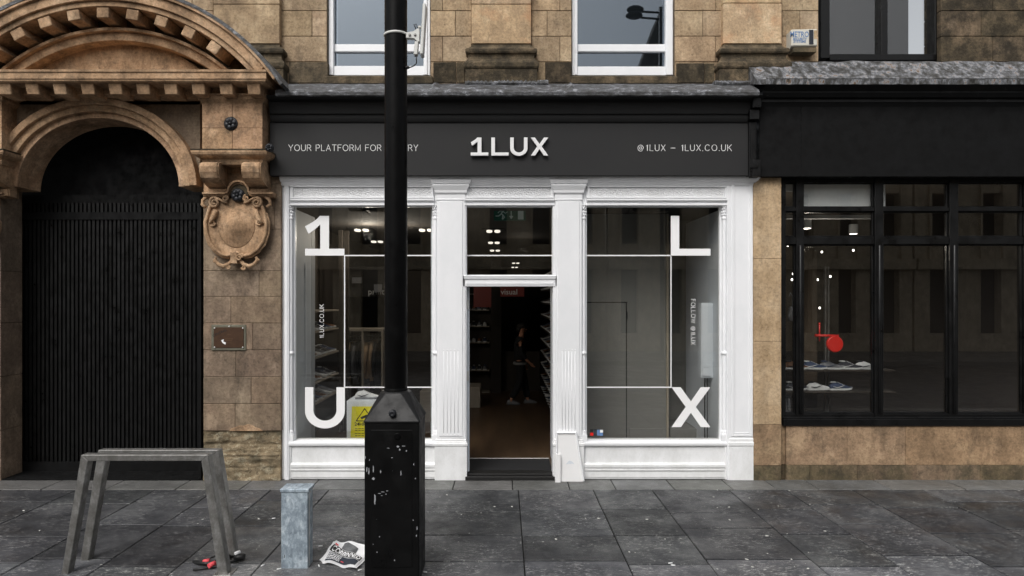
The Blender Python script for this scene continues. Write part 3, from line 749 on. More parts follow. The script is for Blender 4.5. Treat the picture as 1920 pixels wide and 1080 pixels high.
def rosette(x, y, z, r, ax='y'):
    mb = MB(); mb.lathe((x,y,z), [(r,.02),(r*1.02,-.005),(r*.8,-.014),(r*.3,-.012)], 24, axis='y')
    for k in range(6):
        a = k*math.pi/3+.3; mb.ball((x+math.cos(a)*r*.55, y-.016, z+math.sin(a)*r*.55), r*.34, .014, r*.34, 10, 6)
    mb.ball((x, y-.025, z), r*.22, .016, r*.22, 10, 6)
    mb.build('rosette', M['iron'], pt)
def spiral(mb, cx, cz, r, y, turns=1.6, th=.014, sgn=1, a0=0, yr=0.0, sq=1.0):
    n = 26; pts = []; rr = []
    for i in range(n+1):
        t = i/n; a = a0 + sgn*t*turns*2*math.pi; q = r*(1-t*.82)
        pts.append((cx+q*math.cos(a), y-yr*t, cz+q*math.sin(a))); rr.append(th*(1-.45*t))
    mb.tube(pts, rr, 8)
def cartouche(fx, mir):
    y0 = PY; s = -1 if mir else 1
    cx = X(fx(444.5), y0-.06); P = lambda px, py: (cx + s*(px-444.5)*(D+y0-.06)/F, Z(py, y0-.06))
    # outline half: right side
    half = [(444.5,372),(470,374),(486,378),(493,388),(497,400),(501,416),(500,436),(494,454),(484,468),(472,477),(460,480),(450,476),(444.5,474)]
    full = half + [(889-a, b) for a, b in half[-2:0:-1]]
    mb = MB(); mb.prism([P(a,b) for a, b in full], y0-.075, y0+.02); mb.build('cartouche_field', M['portal'], pt, bevel=.012, seg=3)
    mb = MB()
    for m_ in (1,-1):
        f = lambda a: a if m_ == 1 else 889-a
        mb.tube([(P(f(a),b)[0], y0-.085, P(f(a),b)[1]) for a, b in half[2:]], .019, 8)
        mb.tube([(P(f(a),b)[0], y0-.065, P(f(a),b)[1]) for a, b in [(499,400),(505,416),(504,438),(497,458),(486,472),(472,481),(458,484)]], .014, 8)
        q = P(f(484), 381); spiral(mb, q[0], q[1], .058, y0-.10, 1.7, .018, -m_*s, math.pi/2 if m_ == s else math.pi/2)
        q = P(f(464), 373); spiral(mb, q[0], q[1], .036, y0-.10, 1.4, .014, m_*s, math.pi/2)
        mb.tube([(P(f(a),b)[0], y0-.10, P(f(a),b)[1]) for a, b in [(484,371),(474,375),(466,380),(460,381)]], .014, 8)
        q = P(f(488), 419); spiral(mb, q[0], q[1], .034, y0-.09, 1.5, .013, m_*s, 0)
        mb.tube([(P(f(a),b)[0], y0-.10, P(f(a),b)[1]) for a, b in [(481,394),(484,404),(489,413),(493,420)]], [.026,.028,.024,.014], 8)
        mb.tube([(P(f(a),b)[0], y0-.085, P(f(a),b)[1]) for a, b in [(450,486),(458,495),(468,500),(478,496),(484,488),(482,482)]], [.016,.022,.026,.022,.02,.014], 8)
        q = P(f(484), 489); spiral(mb, q[0], q[1], .022, y0-.09, 1.2, .010, m_*s, 0)
        q = P(f(459), 502); spiral(mb, q[0], q[1], .026, y0-.09, 1.4, .013, m_*s, math.pi)
        mb.tube([(P(f(a),b)[0], y0-.08, P(f(a),b)[1]) for a, b in [(500,370),(507,376),(508,384),(502,389)]], .02, 8)
    q = P(452, 484); spiral(mb, q[0], q[1], .036, y0-.115, 1.5, .013, s, 0)
    a, b = P(436, 474), P(448, 494); mb.box(min(a[0],b[0]), max(a[0],b[0]), y0-.12, y0-.02, b[1], a[1])
    mb.build('cartouche_scrollwork', M['portal'], pt, bevel=0)
    mb = MB(); c = P(444.5, 424); rings = []
    for j in range(14):
        t = j/13; a = t*math.pi/2; ring = []
        for i in range(28):
            th = 2*math.pi*i/28; rx = 35*(1-t)+.05; rz = (38 if math.sin(th) > 0 else 42)*(1-t)+.05
            k = (D+y0)/F
            ring.append((c[0]+rx*math.cos(th)*k, y0-.073-.10*math.sin(a)**1.35, c[1]+rz*math.sin(th)*k))
        rings.append(ring)
    mb.loft([r[::-1] for r in rings], None, 0, True, True, True); mb.build('cartouche_boss', M['portal'], pt)
entab()
def pediment():
    # horizontal cornice with modillions
    yf = -.50; z = lambda p: Z(p, yf)
    x0, x1 = X(-117,yf), X(499,yf)
    mb = MB(); mb.stack(x0, x1, yf, .1, [(z(153),-.03),(z(151),-.012),(z(150),-.012),(z(147),0),(z(137),.0),(z(135),.012),(z(131),.015)]); mb.build('horizontal_cornice', M['portal'], pt)
    mb = MB(); mb.stack(X(-117,-.27), X(497,-.27), -.27, .1, [(Z(178,-.27),.0),(Z(150,-.27),.0)]); mb.build('soffit_bed', M['portal'], pt)
    for k in range(12):
        px = 371+52*(2-k) if k < 3 else 371-52*(k-2)
        a, b = X(px-11,-.44), X(px+12,-.44)
        mb = MB(); mb.hexa([(a,-.42,Z(176,-.44)),(b,-.42,Z(176,-.44)),(b,-.2,Z(177,-.44)),(a,-.2,Z(177,-.44))], [(a-.006,-.46,Z(151.5,-.44)),(b+.006,-.46,Z(151.5,-.44)),(b+.006,-.2,Z(151.5,-.44)),(a-.006,-.2,Z(151.5,-.44))])
        mb.build('modillion', M['portal'], pt, bevel=.006)
    # long frieze over the arch and lower band between the piers
    mb = MB(); mb.box(X(3,-.05), X(379,-.05), -.05, .1, Z(196,-.05), Z(176,-.2)); mb.build('arch_frieze', M['portal'], pt)
    # curved (segmental) pediment: rings about a centre on the door's axis
    cx, czp = 191, 375
    def ring(mb, r0, r1, y0, y1, a0=20, a1=160, n=60, tint=None):
        cz = lambda y: Z(czp, y)
        Ls = []
        for i in range(n+1):
            a = R(a0+(a1-a0)*i/n); u = (D+yf)/F
            Ls.append([(X(cx,yf)+r0*u*math.cos(a), y0, Z(czp,yf)+r0*u*math.sin(a)), (X(cx,yf)+r1*u*math.cos(a), y0, Z(czp,yf)+r1*u*math.sin(a)),
                       (X(cx,yf)+r1*u*math.cos(a), y1, Z(czp,yf)+r1*u*math.sin(a)), (X(cx,yf)+r0*u*math.cos(a), y1, Z(czp,yf)+r0*u*math.sin(a))])
        mb.loft(Ls, tint)
    A0 = math.degrees(math.acos((512-cx)/400.)) ; A = lambda r, yy=136: math.degrees(math.asin((czp-yy)/r))
    mb = MB(); ring(mb, 393, 398, yf-.03, .05, A(395,150), 180-A(395,150)); ring(mb, 376, 393, yf, .05, A(385,131), 180-A(385,131)); ring(mb, 366, 376, yf+.03, .05, A(370,131), 180-A(370,131))
    mb.build('curved_cornice', M['portal'], pt, bevel=.004)
    mb = MB(); ring(mb, 398, 404, yf-.035, .05, A(400,160), 180-A(400,160)); mb.build('lead_capping', M['lead'], pt)
    mb = MB(); ring(mb, 318, 334, -.24, .05, A(325,131), 180-A(325,131)); ring(mb, 334, 340, -.29, .05, A(337,131), 180-A(337,131)); mb.build('inner_moulding', M['portal'], pt, bevel=.004)
    for k in range(11):
        a = R(45.5+9.0*k - .0); u = (D+yf)/F; r = 355*u
        if k == 0: continue
        c = Vector((X(cx,yf)+r*math.cos(a), 0, Z(czp,yf)+r*math.sin(a))); e = Vector((math.cos(a),0,math.sin(a))); t = Vector((-math.sin(a),0,math.cos(a)))
        p = [c+e*sx*.055+t*sy*.065 for sx, sy in ((-1,-1),(1,-1),(1,1),(-1,1))]
        mb = MB(); mb.hexa([Vector((q.x,-.46,q.z)) for q in p], [Vector((q.x,-.1,q.z)) for q in p]); mb.build('modillion', M['portal'], pt, bevel=.006)
    mb = MB(); mb.prism([(X(cx,-.03)+338*(D-.5)/F*math.cos(R(a)), Z(czp,yf)+338*(D-.5)/F*math.sin(R(a))) for a in range(44,137,4)], -.10, .05); mb.build('tympanum', M['portal'], pt)
    mb = MB(); ring(mb, 336, 372, -.13, .05, A(340,131), 180-A(340,131)); mb.build('soffit_ring', M['dirty'], pt)
    # archivolt of the doorway
    mb = MB(); u = D/F; Ls = []
    def el(rx, rz, a): return (X(191)+rx*u*math.cos(a), Z(352)+rz*u*math.sin(a))
    for (p, q, ya, yb_) in ((190,176,-.16,.3),(176,162,-.12,.3),(162,150,-.07,.3)):
        Ls = []
        for i in range(49):
            a = R(180*i/48); o_, i_ = el(p, p*.85, a), el(q, q*.85, a)
            Ls.append([(i_[0],ya,i_[1]),(o_[0],ya,o_[1]),(o_[0],yb_,o_[1]),(i_[0],yb_,i_[1])])
        mb.loft(Ls, ct(.05))
    mb.build('archivolt', M['portal'], pt, bevel=.004)
    mb = MB(); pts = [el(188, 188*.85, R(180*i/40)) for i in range(41)]
    for (p, q) in zip(pts[:-1], pts[1:]): mb.prism([p, (p[0], Z(180)), (q[0], Z(180)), q], -.05, .12)
    mb.build('spandrel', M['pier'], pt)
    mb = MB(); 
    for k, (c, d) in enumerate(((345,508),(508,606),(606,707),(707,808),(808,905))): mb.box(X(-145,PY), X(1,PY), PY, .3, Z(d,PY)+.0015, Z(c,PY)-.0015, ct(.07))
    mb.build('pier', M['pier'], pt, bevel=.005)
pediment()
for k, (y, a) in enumerate(((-.40,508),)): rosette(X(505,-.36), -.36, Z(277,-.36), .045)
# recessed gate inside the portal
gt = thing('ribbed_gate', 'black ribbed metal gate closing the arched doorway at far left', 'gate', (X(191,.35), .35, 0))
mb = MB(); y = .35
px = -2.0
x = X(-8,y)
while x < X(392,y): mb.box(x, x+.028, y, y+.03, .02, 3.2, ct(.2)); x += .05
mb.build('ribs', M['black_frame'], gt)
mb = MB(); mb.box(X(-10,y), X(395,y), y+.02, y+.05, 0, 3.3, .6); mb.box(X(-10,y), X(395,y), y-.015, y+.02, Z(412,y), Z(398,y)); mb.box(X(-10,y), X(395,y), y-.02, y+.02, 0, .12)
mb.build('backing_panel', M['black_dull'], gt)
mb = MB(); mb.box(X(381,.1), X(383,.1)+.02, -.02, .4, 0, 3.1, 1); mb.box(X(-10), X(395), -.02, .5, -.1, .012, 1); mb.box(X(-160), X(500), .5, .56, 0, Z(130)+.1); mb.box(X(-160), X(500), .3, .5, Z(190), Z(130)+.1); mb.build('door_reveal', M['black_dull'], pt)
# bronze plaque
pq = thing('wall_plaque', 'worn brown metal plaque in a grey rim on the sandstone pier under the cartouche', 'plaque', (X(430,PY), PY, Z(657,PY)))
mb = MB(); mb.box(X(397,PY), X(462,PY), PY-.012, PY+.01, Z(657,PY), Z(609,PY)); mb.build('rim', M['bronze_rim'], pq, bevel=.005)
mb = MB(); mb.box(X(402,PY), X(458,PY), PY-.018, PY-.012, Z(652,PY), Z(613.5,PY)); mb.build('plate', M['bronze'], pq, bevel=.002)
text_mesh('lettering', 'CENTRAL', .040, M['iron'], pq, front(X(414,PY), PY-.0185, Z(626,PY), R(-24)), 0, .0008)
mb = MB()
for a, b, c_ in ((427,626,8),(424,634.5,14),(424,638,12),(426,642,9)): mb.box(X(a,PY), X(a+c_,PY), PY-.0188, PY-.018, Z(b+1.4,PY), Z(b,PY))
mb.build('worn_relief', M['bronze_text'], pq)
for a, b in ((403.5,615),(456.5,615),(403.5,651),(456.5,651),(431,612)):
    mb = MB(); mb.lathe((X(a,PY), PY-.018, Z(b,PY)), [(.009,.004),(.009,-.002),(.005,-.006)], 10, axis='y'); mb.build('screw', M['plastic'], pq)
mb = MB(); mb.prism([(X(a,PY), Z(b,PY)) for a, b in ((416,638),(421,636),(420,640),(425,642),(424,646),(419,643))], PY-.020, PY-.018); mb.build('paint_chip', M['letter'], pq)

# ================================================================== WHITE SHOPFRONT
sf = thing('white_shopfront', 'white panelled shopfront with charcoal sign fascia and open doorway', 'shopfront', (X(960), 0, 0))
z0 = lambda p, y=0: Z(p, y)
# --- charcoal fascia
y = -.12
mb = MB(); mb.box(X(506,y), X(1404,y), y, .1, Z(329,y), Z(228,y)); mb.build('fascia_board', M['charcoal'], sf, bevel=.002)
mb = MB(); Lc = [(231,.0),(228.5,.004),(228,.02),(222,.024),(216,.035),(214.5,.035),(214,.05),(213,.05),(212.6,.04),(192,.05),(191,.075),(189,.08),(188.5,.10),(184,.12),(181,.15),(178,.175)]
mb.stack(X(508,y), X(1400,y), y, .1, [(Z(p, y-q), q) for p, q in Lc], left=False); mb.build('fascia_cornice', M['charcoal'], sf)
mb = MB(); n = 150; rings = []           # lead capping, dented
for i in range(n+1):
    px = 516 + (1424-516)*i/n; w = noise.noise(Vector((i*.35,0,5)))*.012; ya = -.33
    lump = 0
    for c in (814, 1072): lump += 7*math.exp(-((px-c)/6)**2)
    up = 161 + noise.noise(Vector((i*.2,7,0)))*2
    yc = ya + w
    rings.append([(X(px,ya), yc+.04, Z(179,ya)), (X(px,ya), yc, Z(178.5,ya)), (X(px,ya), yc-.006, Z(173,ya)), (X(px,ya), yc+.012, Z(167.5-lump*.3,ya)), (X(px,ya), yc+.03, Z(166-lump,ya)), (X(px,ya), -.18, Z(up-lump,-.18)), (X(px,ya), .05, Z(157,.05)), (X(px,ya), .08, Z(176,.08))])
mb.loft(rings, None, 0, True, True, False); mb.build('lead_capping', M['lead'], sf)
# --- sign lettering
fr = lambda X0, Z0, yy: (lambda u, v, d: (X0+u, yy+d, Z0+v))
k = (D+y)/F
words('YOUR PLATFORM FOR LUXURY', 11.2*k, 242*k, .85*k, fr(X(541.5,y), Z(282.8,y), y-.004), .004, 'sign_lettering', M['letter'], sf)
words('@1LUX - 1LUX.CO.UK', 11.2*k, 176*k, .85*k, fr(X(1195.5,y), Z(282.8,y), y-.004), .004, 'sign_lettering', M['letter'], sf)
for ch, a, b in (('1',882.8,915.9),('L',921.3,953.7),('U',956.5,988.9),('X',994.9,1027.6)):
    mb = MB(); big(mb, ch, X(a,y), X(b,y), Z(293.3,y), Z(259.6,y), y-.045, y-.018); mb.build('sign_letter', M['letter_raised'], sf, bevel=.0015)
# --- white entablature
mb = MB(); mb.stack(X(527), X(1412), 0, .2, [(Z(349),.0),(Z(347),.012),(Z(344),.02),(Z(343),.02),(Z(339),.045),(Z(335),.06),(Z(333),.06),(Z(329),.075)], left=False, right=True)
mb.build('head_cornice', M['white'], sf)
def frieze(a, b):
    mb = MB(); y = .02
    mb.box(X(a-4,y), X(b+4,y), y, .15, Z(385,y), Z(346,y))
    for c, d, yy in ((348,350.5,-.005),(368.8,371.5,-.005),(372.5,376,-.012),(377,379,.004),(381,385,.0)): mb.box(X(a-4,yy), X(b+4,yy), yy, y+.001, Z(d,yy), Z(c,yy))
    for c in (a, b): mb.box(X(c-2,0), X(c+2,0), .002, y, Z(368.8,0), Z(350.5,0))
    f = mb.build('frieze', M['white'], sf, bevel=.002)
    mb = MB(); x = X(a+3,y); n = max(1, round((X(b-3,y)-x)/.058)); st = (X(b-3,y)-x)/n; r = st*.44
    for i in range(n):
        for row in (0, 1):
            cx = x+st*(i+.5)+(st*.25 if row else -st*.25); cz = Z(355,y) if row == 0 else Z(363.5,y)
            pts = [(cx+r*math.cos(2*math.pi*q/12), y-.002, cz+r*.72*math.sin(2*math.pi*q/12)) for q in range(13)]
            mb.tube(pts, .0048, 4); mb.ball((cx, y, cz), .008, .008, .008, 6, 4)
    mb.build('lattice_ornament', M['white'], f)
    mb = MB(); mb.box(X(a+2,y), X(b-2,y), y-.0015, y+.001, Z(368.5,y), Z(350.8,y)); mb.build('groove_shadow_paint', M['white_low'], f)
frieze(547, 810); frieze(876, 1036); frieze(1104, 1361)
for a, b in ((812, 822), (1088, 1101), (1364, 1372)):
    mb = MB(); mb.box(X(a), X(b), .035, .16, Z(387), Z(346)); mb.build('frieze_block', M['white'], sf)
# --- colonnettes
def colonnette(px, w=4.2):
    mb = MB(); y = .045; x = X(px,y); r = w*(D+y)/F*.82; k = (D+y)/F
    mb.lathe((x,y,0), [(r,Z(813,y)),(r,Z(666,y)),(r*1.2,Z(665,y)),(r*1.6,Z(663.5,y)),(r*1.6,Z(660.5,y)),(r*1.2,Z(659,y)),(r,Z(658,y)),(r*.92,Z(412,y)),(r*1.2,Z(411,y)),(r*1.35,Z(409.5,y)),(r*1.1,Z(408,y)),(r*.95,Z(407,y)),(r*.95,Z(392,y)),(r*1.5,Z(386,y))], 14)
    mb.lathe((x,y,0), [(r*1.25,Z(826,y)),(r*1.7,Z(815,y)),(r*1.7,Z(812.5,y)),(r*1.3,Z(811,y)),(r*1.5,Z(809,y)),(r*1.3,Z(807,y)),(r,Z(806,y))], 14)
    mb.box(x-r*1.7, x+r*1.7, y-r*1.7, y+.06, Z(829,y), Z(815,y))
    for lv, (py, s) in enumerate(((403,1.1),(398,1.3),(392,1.2),(388.5,1.5))):
        for q in range(7):
            a = 2*math.pi*(q+.5*lv)/7; mb.ball((x+math.cos(a)*r*s, y+math.sin(a)*r*s, Z(py,y)), r*.42, r*.42, r*.6, 6, 5)
    mb.box(x-r*1.8, x+r*1.8, y-r*1.8, y+.05, Z(386,y), Z(383.5,y))
    mb.build('colonnette', M['white'], sf, bevel=0)
    mb = MB(); mb.box(x-r*1.9, x+r*1.9, .075, .13, Z(829,y), Z(384,y)); mb.build('frame_post', M['white'], sf, bevel=.003)
for px in (545.5, 816, 1094.5, 1357.5): colonnette(px)
# --- pilasters beside the door
def pil(a, b, ca, cb, fl):
    mb = MB(); mb.box(X(a), X(b), 0, .2, Z(822), Z(372)); mb.box(X(a+4.5), X(b-4.5), -.009, 0, Z(818), Z(377)); 
    mb.build('pilaster', M['white'], sf, bevel=.003)
    mb = MB(); mb.stack(X(a), X(b), 0, .12, [(Z(376),.004),(Z(374),.01),(Z(373),.004),(Z(364),.004),(Z(362.5),.018),(Z(361),.022),(Z(357),.024),(Z(350),.045),(Z(347.5),.05),(Z(346.5),.042),(Z(345),.055),(Z(341),.065),(Z(338),.066)])
    mb.build('capital', M['white'], sf, bevel=.0015)
    mb = MB(); mb.stack(X(a), X(b), -.0, .12, [(0.0,.022),(Z(836),.022),(Z(835),.03),(Z(831),.03),(Z(829.5),.02),(Z(828),.02),(Z(827),.014),(Z(824),.014),(Z(822.5),.0)])
    mb.build('pedestal', M['white_low'], sf, bevel=.002)
    mb = MB(); 
    for i in range(5):
        x = X(a+13+(b-a-26)*i/4); mb.tube([(x, -.008, Z(811)), (x, -.008, Z(658))], .0034, 6)
        mb.ball((x, -.010, Z(655.5)), .006, .005, .006, 8, 5); mb.ball((x, -.010, Z(815)), .006, .004, .006, 8, 5)
    mb.build('reeding', M['white'], sf)
pil(819, 872, 0, 0, 1); pil(1041, 1091, 0, 0, 1)
# --- end posts
mb = MB(); mb.box(X(527), X(533), .02, .2, 0, Z(336)); mb.box(X(533), X(541.5), .0, .2, 0, Z(347)); mb.box(X(535.5), X(539), -.006, 0, .04, Z(347)); mb.build('end_post', M['white'], sf, bevel=.003)
mb = MB(); mb.box(X(1363), X(1369), -.008, .2, 0, Z(345)); mb.build('end_post', M['white'], sf, bevel=.003)
mb = MB(); mb.box(X(1369), X(1412), 0, .2, 0, Z(336))
for q in ((1371,1376,340,818),(1406,1411,340,818)): mb.box(X(q[0]), X(q[1]), -.012, 0, Z(q[3]), Z(q[2]))
mb.box(X(1376), X(1406), -.012, 0, Z(344), Z(340)); mb.box(X(1376), X(1406), -.012, 0, Z(818), Z(814))
for q in ((1376,1378,345,813),(1404,1406,345,813)): mb.box(X(q[0]), X(q[1]), -.006, 0, Z(q[3]), Z(q[2]))
mb.box(X(1378), X(1404), -.006, 0, Z(347.5), Z(345)); mb.box(X(1378), X(1404), -.006, 0, Z(813), Z(811))
mb.build('panelled_pilaster', M['white'], sf, bevel=.0025)
mb = MB(); mb.stack(X(1369), X(1412), 0, .12, [(0,.016),(Z(836),.016),(Z(835),.024),(Z(829),.024),(Z(828),.014),(Z(823),.014),(Z(821),.002)], right=False); mb.build('pedestal', M['white_low'], sf, bevel=.002)
# --- stallrisers and sills
def stall(a, b):
    mb = MB(); mb.box(X(a), X(b), .03, .2, 0, Z(838)); mb.box(X(a+3), X(b-3), .022, .03, .02, Z(884)); 
    mb.stack(X(a+3), X(b-3), .022, .05, [(Z(884.5),.0),(Z(883),.012),(Z(880),.012),(Z(879),.006),(Z(877),.02),(Z(872),.022),(Z(870),.014),(Z(869),.0)], left=False, right=False)
    for q in ((a,a+3,.015),(b-3,b,.015)): mb.box(X(q[0]), X(q[1]), q[2], .03, 0, Z(838))
    mb.build('stallriser', M['white_low'], sf, bevel=.0025)
    mb = MB(); mb.stack(X(a), X(b), .03, .2, [(Z(838),.0),(Z(837),.02),(Z(835.5),.03),(Z(832),.034),(Z(829.5),.03),(Z(828),.01)], left=False, right=False); mb.build('window_sill', M['white'], sf, bevel=.001)
stall(541.5, 818); stall(1092, 1363)
# --- shop windows
GYD = .10
def shopwin(a, b, c, d):
    g = MB(); g.box(X(a,GYD)-.01, X(b,GYD)+.01, GYD, GYD+.006, Z(d,GYD)-.01, Z(c,GYD)+.01); gl = g.build('shop_window', M['glass'], sf)
    return gl
gl1 = shopwin(548, 814, 384, 829); gl2 = shopwin(874, 1038, 384, 517); gl3 = shopwin(1096, 1356, 384, 829)
vy = GYD-.0010
for ch, par, a, b, c, d in (('1',gl1,571.9,645.8,404.7,479.2),('L',gl3,1257.8,1332.2,404.7,479.2),('U',gl1,571.9,646.6,726,802),('X',gl3,1259,1332,726,800.8)):
    mb = MB(); big(mb, ch, X(a,vy), X(b,vy), Z(d,vy), Z(c,vy), vy-.0004, vy+.0007); mb.build('window_letter', M['letter'], par)
def line(par, a, b, c, d):
    mb = MB(); mb.box(X(a,vy), X(b,vy), vy-.0004, vy+.0007, Z(d,vy), Z(c,vy)); mb.build('vinyl_line', M['letter'], par)
line(gl1, 647.3, 813, 477.9, 480.2); line(gl2, 874, 1037, 477.9, 480.2); line(gl3, 1097, 1257, 477.9, 480.2)
line(gl1, 645, 647.2, 477.9, 727.2); line(gl3, 1257.1, 1259.2, 480.3, 727.2); line(gl1, 647.3, 813, 725, 727.2); line(gl3, 1097, 1257, 725, 727.2)
k = (D+vy)/F
mb = MB(); strokes(mb, '1LUX.CO.UK', 7.6*k, 63*k, .8*k, lambda u, v, d: (X(607,vy)-v, vy+d*.3, Z(634,vy)+u)); mb.build('window_lettering', M['letter'], gl1)
mb = MB(); strokes(mb, 'FOLLOW @1LUX', 7.6*k, 85*k, .8*k, lambda u, v, d: (X(1296,vy)+v, vy+d*.3, Z(561,vy)-u)); mb.build('window_lettering', M['letter'], gl3)
for i, (a, b, c, d, m_) in enumerate(((1106.5,1112.5,805,811,'ink'),(1106.5,1112.5,811.3,817,'red'),(1113,1119,805,817,'navy'),(1119.5,1124.5,806,816.5,'blue_ink'),(1125,1130.5,806,811,'paper'),(1125,1130.5,811.3,817,'blue_ink'))):
    mb = MB(); mb.box(X(a,vy), X(b,vy), vy-.001, vy+.001, Z(d,vy), Z(c,vy)); mb.build('payment_sticker', M[m_], gl3)
# --- transom and door lining
mb = MB(); mb.box(X(868), X(1044), .0, .16, Z(537), Z(517)); 
mb.stack(X(870), X(1042), 0, .1, [(Z(524),.0),(Z(523),.012),(Z(519.5),.016),(Z(517.5),.02),(Z(516.5),.0)], left=False, right=False); mb.box(X(874), X(1038), -.006, 0, Z(534), Z(529))
mb.build('door_head', M['white'], sf, bevel=.002)
mb = MB(); mb.box(X(869.5), X(874.5), .01, .2, 0, Z(384)); mb.build('door_jamb', M['white'], sf, bevel=.003)
mb = MB(); mb.box(X(1036.5), X(1043), .01, .2, 0, Z(384)); mb.build('door_jamb', M['white'], sf, bevel=.003)
mb = MB(); mb.box(X(874.5), X(1036.5), .07, .13, Z(386.5), Z(384)); mb.box(X(874.5), X(1036.5), .07, .13, Z(517), Z(514.8)); mb.build('transom_frame', M['white'], sf, bevel=.002)
mb = MB(); mb.box(X(874.5), X(879), .13, .17, .06, Z(538)); mb.box(X(874.5), X(877.5), .12, .13, .06, Z(538)); mb.build('door_edge', M['int_reveal'], sf, bevel=.003)
mb = MB(); mb.box(X(874.6), X(878.4), .095, .12, Z(716), Z(698)); mb.box(X(874.6), X(878.4), .095, .12, Z(580), Z(562)); mb.build('hinge', M['plastic'], sf, bevel=.002)
mb = MB(); mb.box(X(872.5), X(1040), -.03, .2, -.02, .045); mb.box(X(872.5), X(1040), .03, .2, .045, .06); mb.build('threshold_step', M['int_black'], sf, bevel=.006)
# top of window frames
for a, b in ((548,814),(1097,1356)):
    mb = MB(); mb.box(X(a), X(b), .08, .13, Z(386.2), Z(383)); mb.box(X(a), X(b), .08, .13, Z(830), Z(827.5)); mb.build('window_rail', M['white'], sf, bevel=.002)
# white board leaning beside the door
ab = thing('leaning_board', 'white tapered board with a raised rim leaning on the pilaster right of the doorway', 'board', (X(1068,-.1), -.1, 0))
P = lambda a, b, y: (X(a,y), y, Z(b,y))
y1, y2 = -.075, -.04
mb = MB(); mb.hexa([P(1043,899.5,y1)[:1]+(y1,.0), (X(1096,y1),y1,0.0), (X(1096,y1),y1+.03,0.0), (X(1043,y1),y1+.03,0.0)], [P(1043.5,810,y2), P(1081,810,y2), (P(1081,810,y2)[0], y2+.03, P(1081,810,y2)[2]), (P(1043.5,810,y2)[0], y2+.03, P(1043.5,810,y2)[2])])
mb.build('panel', M['letter_raised'], ab, bevel=.003)
mb = MB()
def bar(a, b, r=.012): mb.tube([a, b], r, 4, smooth=False)
bar((X(1094.5,y1),y1-.006,0.01), (X(1080,y2),y2-.006,Z(811,y2))); bar((X(1044,y2),y2-.006,Z(811.5,y2)), (X(1080,y2),y2-.006,Z(811.5,y2))); bar((X(1044,y1),y1-.006,.01), (X(1044,y2),y2-.006,Z(811,y2)))
mb.build('rim', M['white'], ab, bevel=.002)
mb = MB(); mb.box(X(1040.5,y1), X(1051,y1), y1-.03, y1-.01, 0.0, Z(850,y1)); mb.build('folded_flap', M['letter_raised'], ab, bevel=.003)
mb = MB(); rings = []
yy = y1+.028-.035
L_ = [(X(a,-.12), Z(b,-.12)) for a, b in ((1064,870.5),(1066,868),(1069,866),(1073,867.5),(1076,870),(1077.5,873),(1074,871.5),(1071,872.5),(1067,872),(1062,873))][::-1]
zt_ = Z(810, y2); on = lambda x, z, o: (x, y1+(y2-y1)*z/zt_-o, z); n_ = len(L_)
mb.add([on(x,z,.0012) for x, z in L_]+[on(x,z,-.002) for x, z in L_], [tuple(range(n_)), tuple(range(2*n_-1,n_-1,-1))]+[(i, i+n_, (i+1)%n_+n_, (i+1)%n_) for i in range(n_)])
mb.build('printed_mark', M['int_reveal'], ab)

# ================================================================== SHOP INTERIOR
xl, xr, yb2 = X(551,.13)-.35, X(1352,.13)+.35, 15.0
mb = MB(); mb.box(-2.86, 3.1, .2, yb2, -.1, .035); tag(mb.build('shop_floor', M['floor']), kind='structure')
mb = MB(); mb.box(-2.86, 3.1, .17, yb2, 3.16, 3.2); mb.box(-2.86, 3.1, .17, .2, Z(384,.2)+.02, 3.16); tag(mb.build('shop_ceiling', M['ceiling']), kind='structure')
mb = MB(); mb.box(-2.9, -2.86, .2, yb2, -.1, 3.2); mb.box(3.1, 3.14, .2, yb2, -.1, 3.2); mb.box(-2.9, 3.14, yb2, yb2+.04, -.1, 3.2)
mb.box(X(815,.2), X(872,.2), .2, .24, 0, 3.1); mb.box(X(1041,.2), X(1094,.2), .2, .24, 0, 3.1); mb.box(X(530,.2), X(815,.2), .2, .24, 0, Z(831,.2)); mb.box(X(1094,.2), X(1370,.2), .2, .24, 0, Z(831,.2))
tag(mb.build('shop_walls', M['int_dark']), kind='structure')
mb = MB(); mb.box(X(876,.2), X(1036,.2), .2, .79, .036, .045); tag(mb.build('entrance_mat', M['mat_black'], bevel=.002), 'black ribbed entrance mat just inside the open doorway', 'mat')
mb = MB(); mb.box(X(876,.2), X(1036,.2), .79, .81, .036, .05); tag(mb.build('mat_trim', M['plastic'], bevel=.002), 'thin pale metal strip along the inner edge of the doormat', 'trim')
# left reveal and window bed
mb = MB(); mb.box(-2.47, -2.415, .13, .78, .1, 3.1); mb.box(-2.47, -2.415, .79, .93, .1, 3.1, .75); mb.box(-2.409, -2.407, .5, .56, .9, 2.5, 1.1)
tag(mb.build('window_partition', M['int_reveal'], bevel=.004), 'pale grey side panel lining the left edge of the left shop window', 'panel')
mb = MB(); mb.box(X(809,.2), X(809,.2)+.04, .14, .5, .1, 3.1); tag(mb.build('window_partition', M['int_reveal'], bevel=.004), 'pale grey side panel lining the right edge of the left shop window', 'panel')
